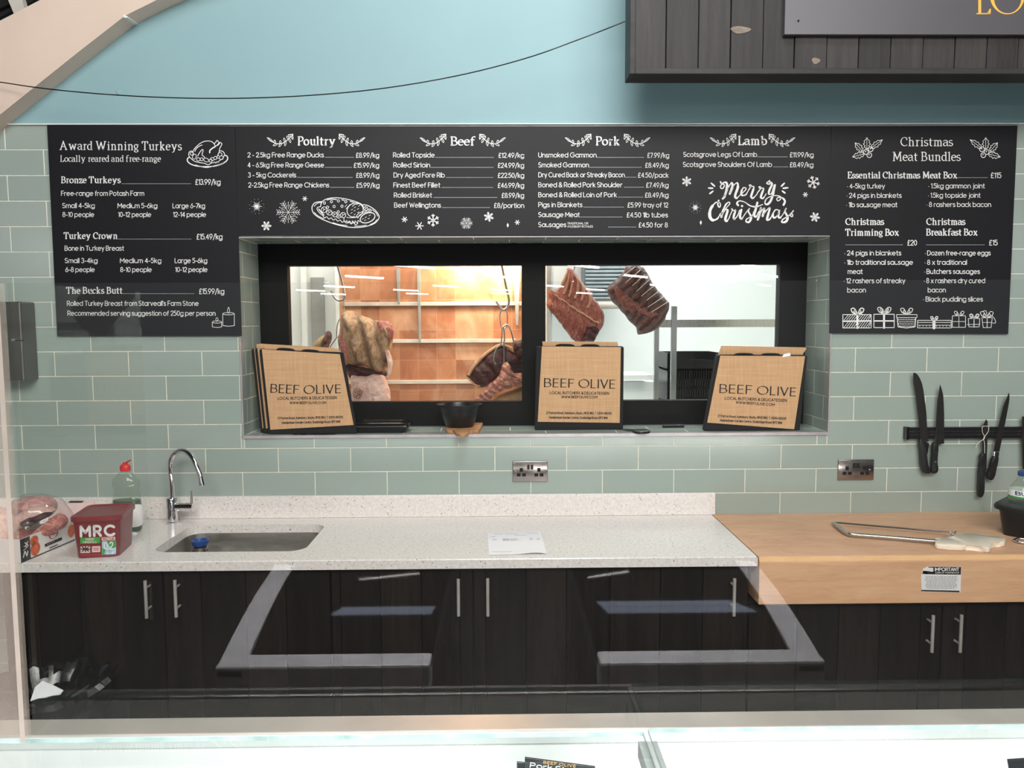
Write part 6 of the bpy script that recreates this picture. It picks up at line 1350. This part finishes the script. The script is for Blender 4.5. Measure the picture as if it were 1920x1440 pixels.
cbz = BT+H_+.0105; Yb = (T0+tex*.09+tey*.1).y; bc = Vector((pt(1917, 940, Yb).x, Yb, cbz)); wb = thing('water_bottle', 'clear water bottle with a blue cap standing on the black tub', 'bottle', bc)
kb = (bc.y-CAM.y)/F_PX
def bzz(py): return pt(1917, py, bc.y).z-cbz
rB = 24*kb; bo = bzz(948)
mb = MB(); mb.lathe([(rB*.9, 0.0), (rB, .005), (rB*1.0, max(.012, bzz(932))), (rB*.9, bzz(915)), (rB*.62, bzz(905)), (rB*.38, bzz(895)), (rB*.36, bzz(890))], bc, 28, cap1=False); mb.obj('bottle_body', [M['plastic_clear']], wb, smooth=50)
mb = MB(); mb.lathe([(rB*.4, bzz(892)), (rB*.42, bzz(891)), (rB*.42, bzz(884.5)), (rB*.36, bzz(883.5)), (0, bzz(883.5))], bc, 20, cap1=False); mb.obj('cap', [M['blue']], wb, smooth=40)
mb = MB(); mb.lathe([(rB*1.015, max(.008, bzz(931))), (rB*1.015, bzz(917))], bc, 28, cap0=False, cap1=False); lb_ = mb.obj('label', [M['paper']], wb, smooth=50)
mb = MB()
def onb_(x, y, k_=1.03):
    q = pt(x, y, bc.y); dx = q.x-bc.x; rr_ = rB*k_; dx = max(-rr_*.97, min(rr_*.97, dx)); return Vector((bc.x+dx, bc.y-math.sqrt(rr_*rr_-dx*dx), q.z))
mb.polys(text('BUXTON', 1897, 1937, 925, 6, ROUND, .2), onb_); mb.obj('label_lettering', [plain('label_navy', (30, 60, 90), .5)], lb_)
mb = MB(); mb.lathe([(rB*1.02, max(.006, bzz(931))), (rB*1.02, bzz(928))], bc, 28, cap0=False, cap1=False); mb.obj('green_band', [M['greenprint']], lb_)
mb = MB(); mb.tube(smooth_path([pz(x, y, BT+.006) for x, y in ((1901, 1013), (1910, 1009.5), (1925, 1011), (1950, 1013), (1950, 1018), (1925, 1018), (1908, 1016))], 4, True), .004, 8, closed=True); tag(mb.obj('steel_ring', [M['chrome']], smooth=50), 'bright steel loop lying before the black tub at the right edge', 'loop')

# ------------------------------------------------------------------ bin
bn = thing('waste_bin', 'bin lined with a crumpled black liner on the floor at lower left', 'bin', (-1.475, -.80, 0))
bcx, bcy = -1.475, -.80
z_r = pt(120, 1238, bcy+.16).z
mb = MB(); n_ = 72; rings = []
for r_, z_ in ((.13, .0), (.15, .1), (.165, z_r*.5), (.17, z_r*.6), (.18, z_r*.68), (.178, z_r*.76), (.188, z_r*.83), (.184, z_r*.9), (.195, z_r*.97), (.185, z_r), (.168, z_r*.985), (.16, z_r*.93), (.14, z_r*.88), (.08, z_r*.85), (.02, z_r*.86)):
    rg_ = []
    for k in range(n_):
        a_ = 2*math.pi*k/n_; d_ = Vector((math.cos(a_), math.sin(a_), 0)); w_ = mnoise.noise(Vector((d_.x*3, d_.y*3, z_*9)))+.8*mnoise.noise(Vector((d_.x*12, d_.y*12, z_*30)))
        amp_ = .03 if z_ > .2 else .004
        rg_.append(Vector((bcx, bcy, 0))+d_*(r_+w_*amp_)+Vector((0, 0, max(0, z_+(.02*w_ if z_ > z_r*.7 else 0)))))
    rings.append(rg_)
mb.loft(rings); mb.obj('bin_liner', [M['sack']], bn, smooth=32)
mb = MB(); mb.lathe([(.115, .0), (.12, .01), (.145, z_r*.7), (.14, z_r*.7), (.11, .012), (0, .012)], (bcx, bcy, .001), 28, cap1=False); mb.obj('bin_body', [M['black']], bn)
zp = z_r*.965; A = [pz(x, y, zp) for x, y in ((57, 1314), (66, 1300), (80, 1293.5), (97, 1294), (119, 1297), (113, 1302), (98, 1304), (85, 1314), (72, 1309))]
mb = MB(); mb.hexa(A, [p+Vector((0, 0, -.0015)) for p in A]); zs_ = [0, .02, .03, .02, .005, 0, .0, .01, .0]
mb.bm.verts.ensure_lookup_table()
for i in range(9):
    mb.bm.verts[i].co.z += zs_[i]; mb.bm.verts[9+i].co.z += zs_[i]
tag(mb.obj('waste_paper', [M['paper']]), 'curled white paper lying in the black bin liner', 'paper')
# ------------------------------------------------------------------ serving counter in front and the acrylic screen
RZ = .88
ry0, ry1 = pz(960, 1338, RZ).y, pz(960, 1368, RZ).y
ct = thing('display_counter', 'refrigerated serving counter with steel back rail and glass tops along the bottom', 'counter', (0.2, -2.1, 0), None)
mb = MB(); mb.box(-2.2, 2.6, ry1, ry0, RZ-.03, RZ, 0, .003); mb.obj('steel_rail', [M['railsteel']], ct)
mb = MB(); mb.box(-2.2, 2.6, ry1+.002, ry0-.004, .0, RZ-.03, 0); mb.obj('rear_panel', [M['case_white']], ct)
mb = MB(); mb.box(-2.2, 2.6, ry1-.004, ry1+.003, pt(960, 1395, ry1-.004).z, RZ-.004, 0, .001); mb.obj('top_band', [M['case_band']], ct)
mb = MB(); mb.box(-2.2, 2.6, -2.75, ry1-.0005, .74, .78, 0); mb.obj('deck', [M['case_white']], ct)
mb = MB(); mb.box(-2.2, 2.6, -2.76, -2.72, 0, .95, 0, .005); mb.obj('front_panel', [M['steel']], ct)
GZ = 1.15
jy = pz(1210, 1370, GZ); jx = jy.x
for x0, x1, dz in ((-1.6, jx-.0035, 0.0), (jx+.0025, 2.0, .0055)):
    ya = pz(960, 1375 if dz == 0 else 1369, GZ+dz).y
    mb = MB(); bm = mb.bm; mb.box(x0, x1, -2.34, ya, GZ-.006+dz, GZ+dz, 0)
    for f_ in bm.faces:
        if abs(f_.normal.z) < .5: f_.material_index = 1
    bm.normal_update()
    for f_ in bm.faces: f_.material_index = 0 if abs(f_.normal.z) > .5 else 1
    mb.obj('glass_top', [M['topglass'], M['glassedge']], ct)
mb = MB(); a = pz(1196, 1396, GZ-.012); b = pz(1232, 1396, GZ-.012); mb.box(a.x, b.x, -2.3, a.y, GZ-.03, GZ-.007, 0, .001); mb.obj('glass_bracket', [M['greyplastic']], ct)
for x in (-1.9, 2.3):
    mb = MB(); mb.box(x-.03, x+.03, -2.32, -2.26, .78, GZ-.007, 0, .003); mb.obj('glass_support', [M['steel']], ct)
area('case_led_light', (1.0, -2.5, .83), (.9, -1.7, 1.1), 2.0, .03, 2.6, (1, .98, .95), 110)
area('case_led_light', (-.9, -2.5, .83), (-.8, -1.7, 1.1), 1.6, .03, 0.6, (.97, .98, 1.0), 110)
def ticket(label, TL, TR, Y, texts, group='black price tickets'):
    a, b = pt(*TL, Y), pt(*TR, Y); t = thing('price_ticket', label, 'price ticket', (a+b)/2+Vector((0, .03, -.1)), group)
    dn = Vector((0, -.035, -.085)); A = [a, b, b+dn+Vector((.004, 0, 0)), a+dn]
    mb = MB(); mb.hexa(A, [p+Vector((0, .0025, .0008)) for p in A], 0, .0008); mb.obj('ticket_card', [M['black']], t)
    n = (b-a).cross(dn).normalized()
    if n.y > 0: n = -n
    f = plane_at(a, n, .001)
    for nm, q, m in texts: mb = MB(); mb.polys(q, f); mb.obj(nm, [M[m]], t)
    m_ = (A[2]+A[3])/2; mb = MB(); mb.box(min(A[2].x, A[3].x), max(A[2].x, A[3].x), m_.y-.01, m_.y+.05, .7805, m_.z+.01, 0, .002); mb.obj('ticket_foot', [M['black']], t)
ticket('black price ticket with gold and white lettering at the bottom centre', (984, 1420.5), (1116, 1438), -1.86,
       [('gold_lettering', text('BEEF OLIVE', 1019, 1079, 1431.5, 4.6, ROUND, .16, 1439, .3), 'gold'), ('white_lettering', text('Pork St', 994, 1058, 1438.5, 8.5, ROUND, .17, 1447), 'ink')])
ticket('plain black price ticket peeping out behind the lettered one', (969, 1429), (990, 1431), -1.82, [])
ticket('black price ticket cut off at the bottom right corner', (1889, 1425), (1960, 1420), -1.86, [])
# acrylic screen
SYP = -2.2
xe = pt(15, 600, SYP).x; zt_ = pt(960, 528, SYP).z
def pane(x0, x1, nm, lab, pm='perspex'):
    mb = MB(); mb.box(x0, x1, SYP-.003, SYP+.003, GZ+.008, zt_, 0)
    return tag(mb.obj(nm, [M[pm]]), lab, 'screen', 'clear acrylic screens on the counter')
pane(xe+.0035, 2.0, 'acrylic_screen', 'wide clear acrylic screen standing on the counter before the whole view')
pane(-1.55, xe-.0035, 'acrylic_screen', 'acrylic screen with painted haze at the far left beyond the upright edge', 'paintedhaze')
mb = MB(); mb.box(xe-.0032, xe+.0032, SYP-.02, pt(258, 900, 0).y*0-1.84, GZ+.008, zt_+.002, 0); mb.bm.normal_update()
for f_ in mb.bm.faces: f_.material_index = 1 if f_.normal.y < -.5 else 0
tag(mb.obj('acrylic_return_panel', [M['perspexside'], M['perspexedge']]), 'clear acrylic side panel seen edge on at the left', 'screen')
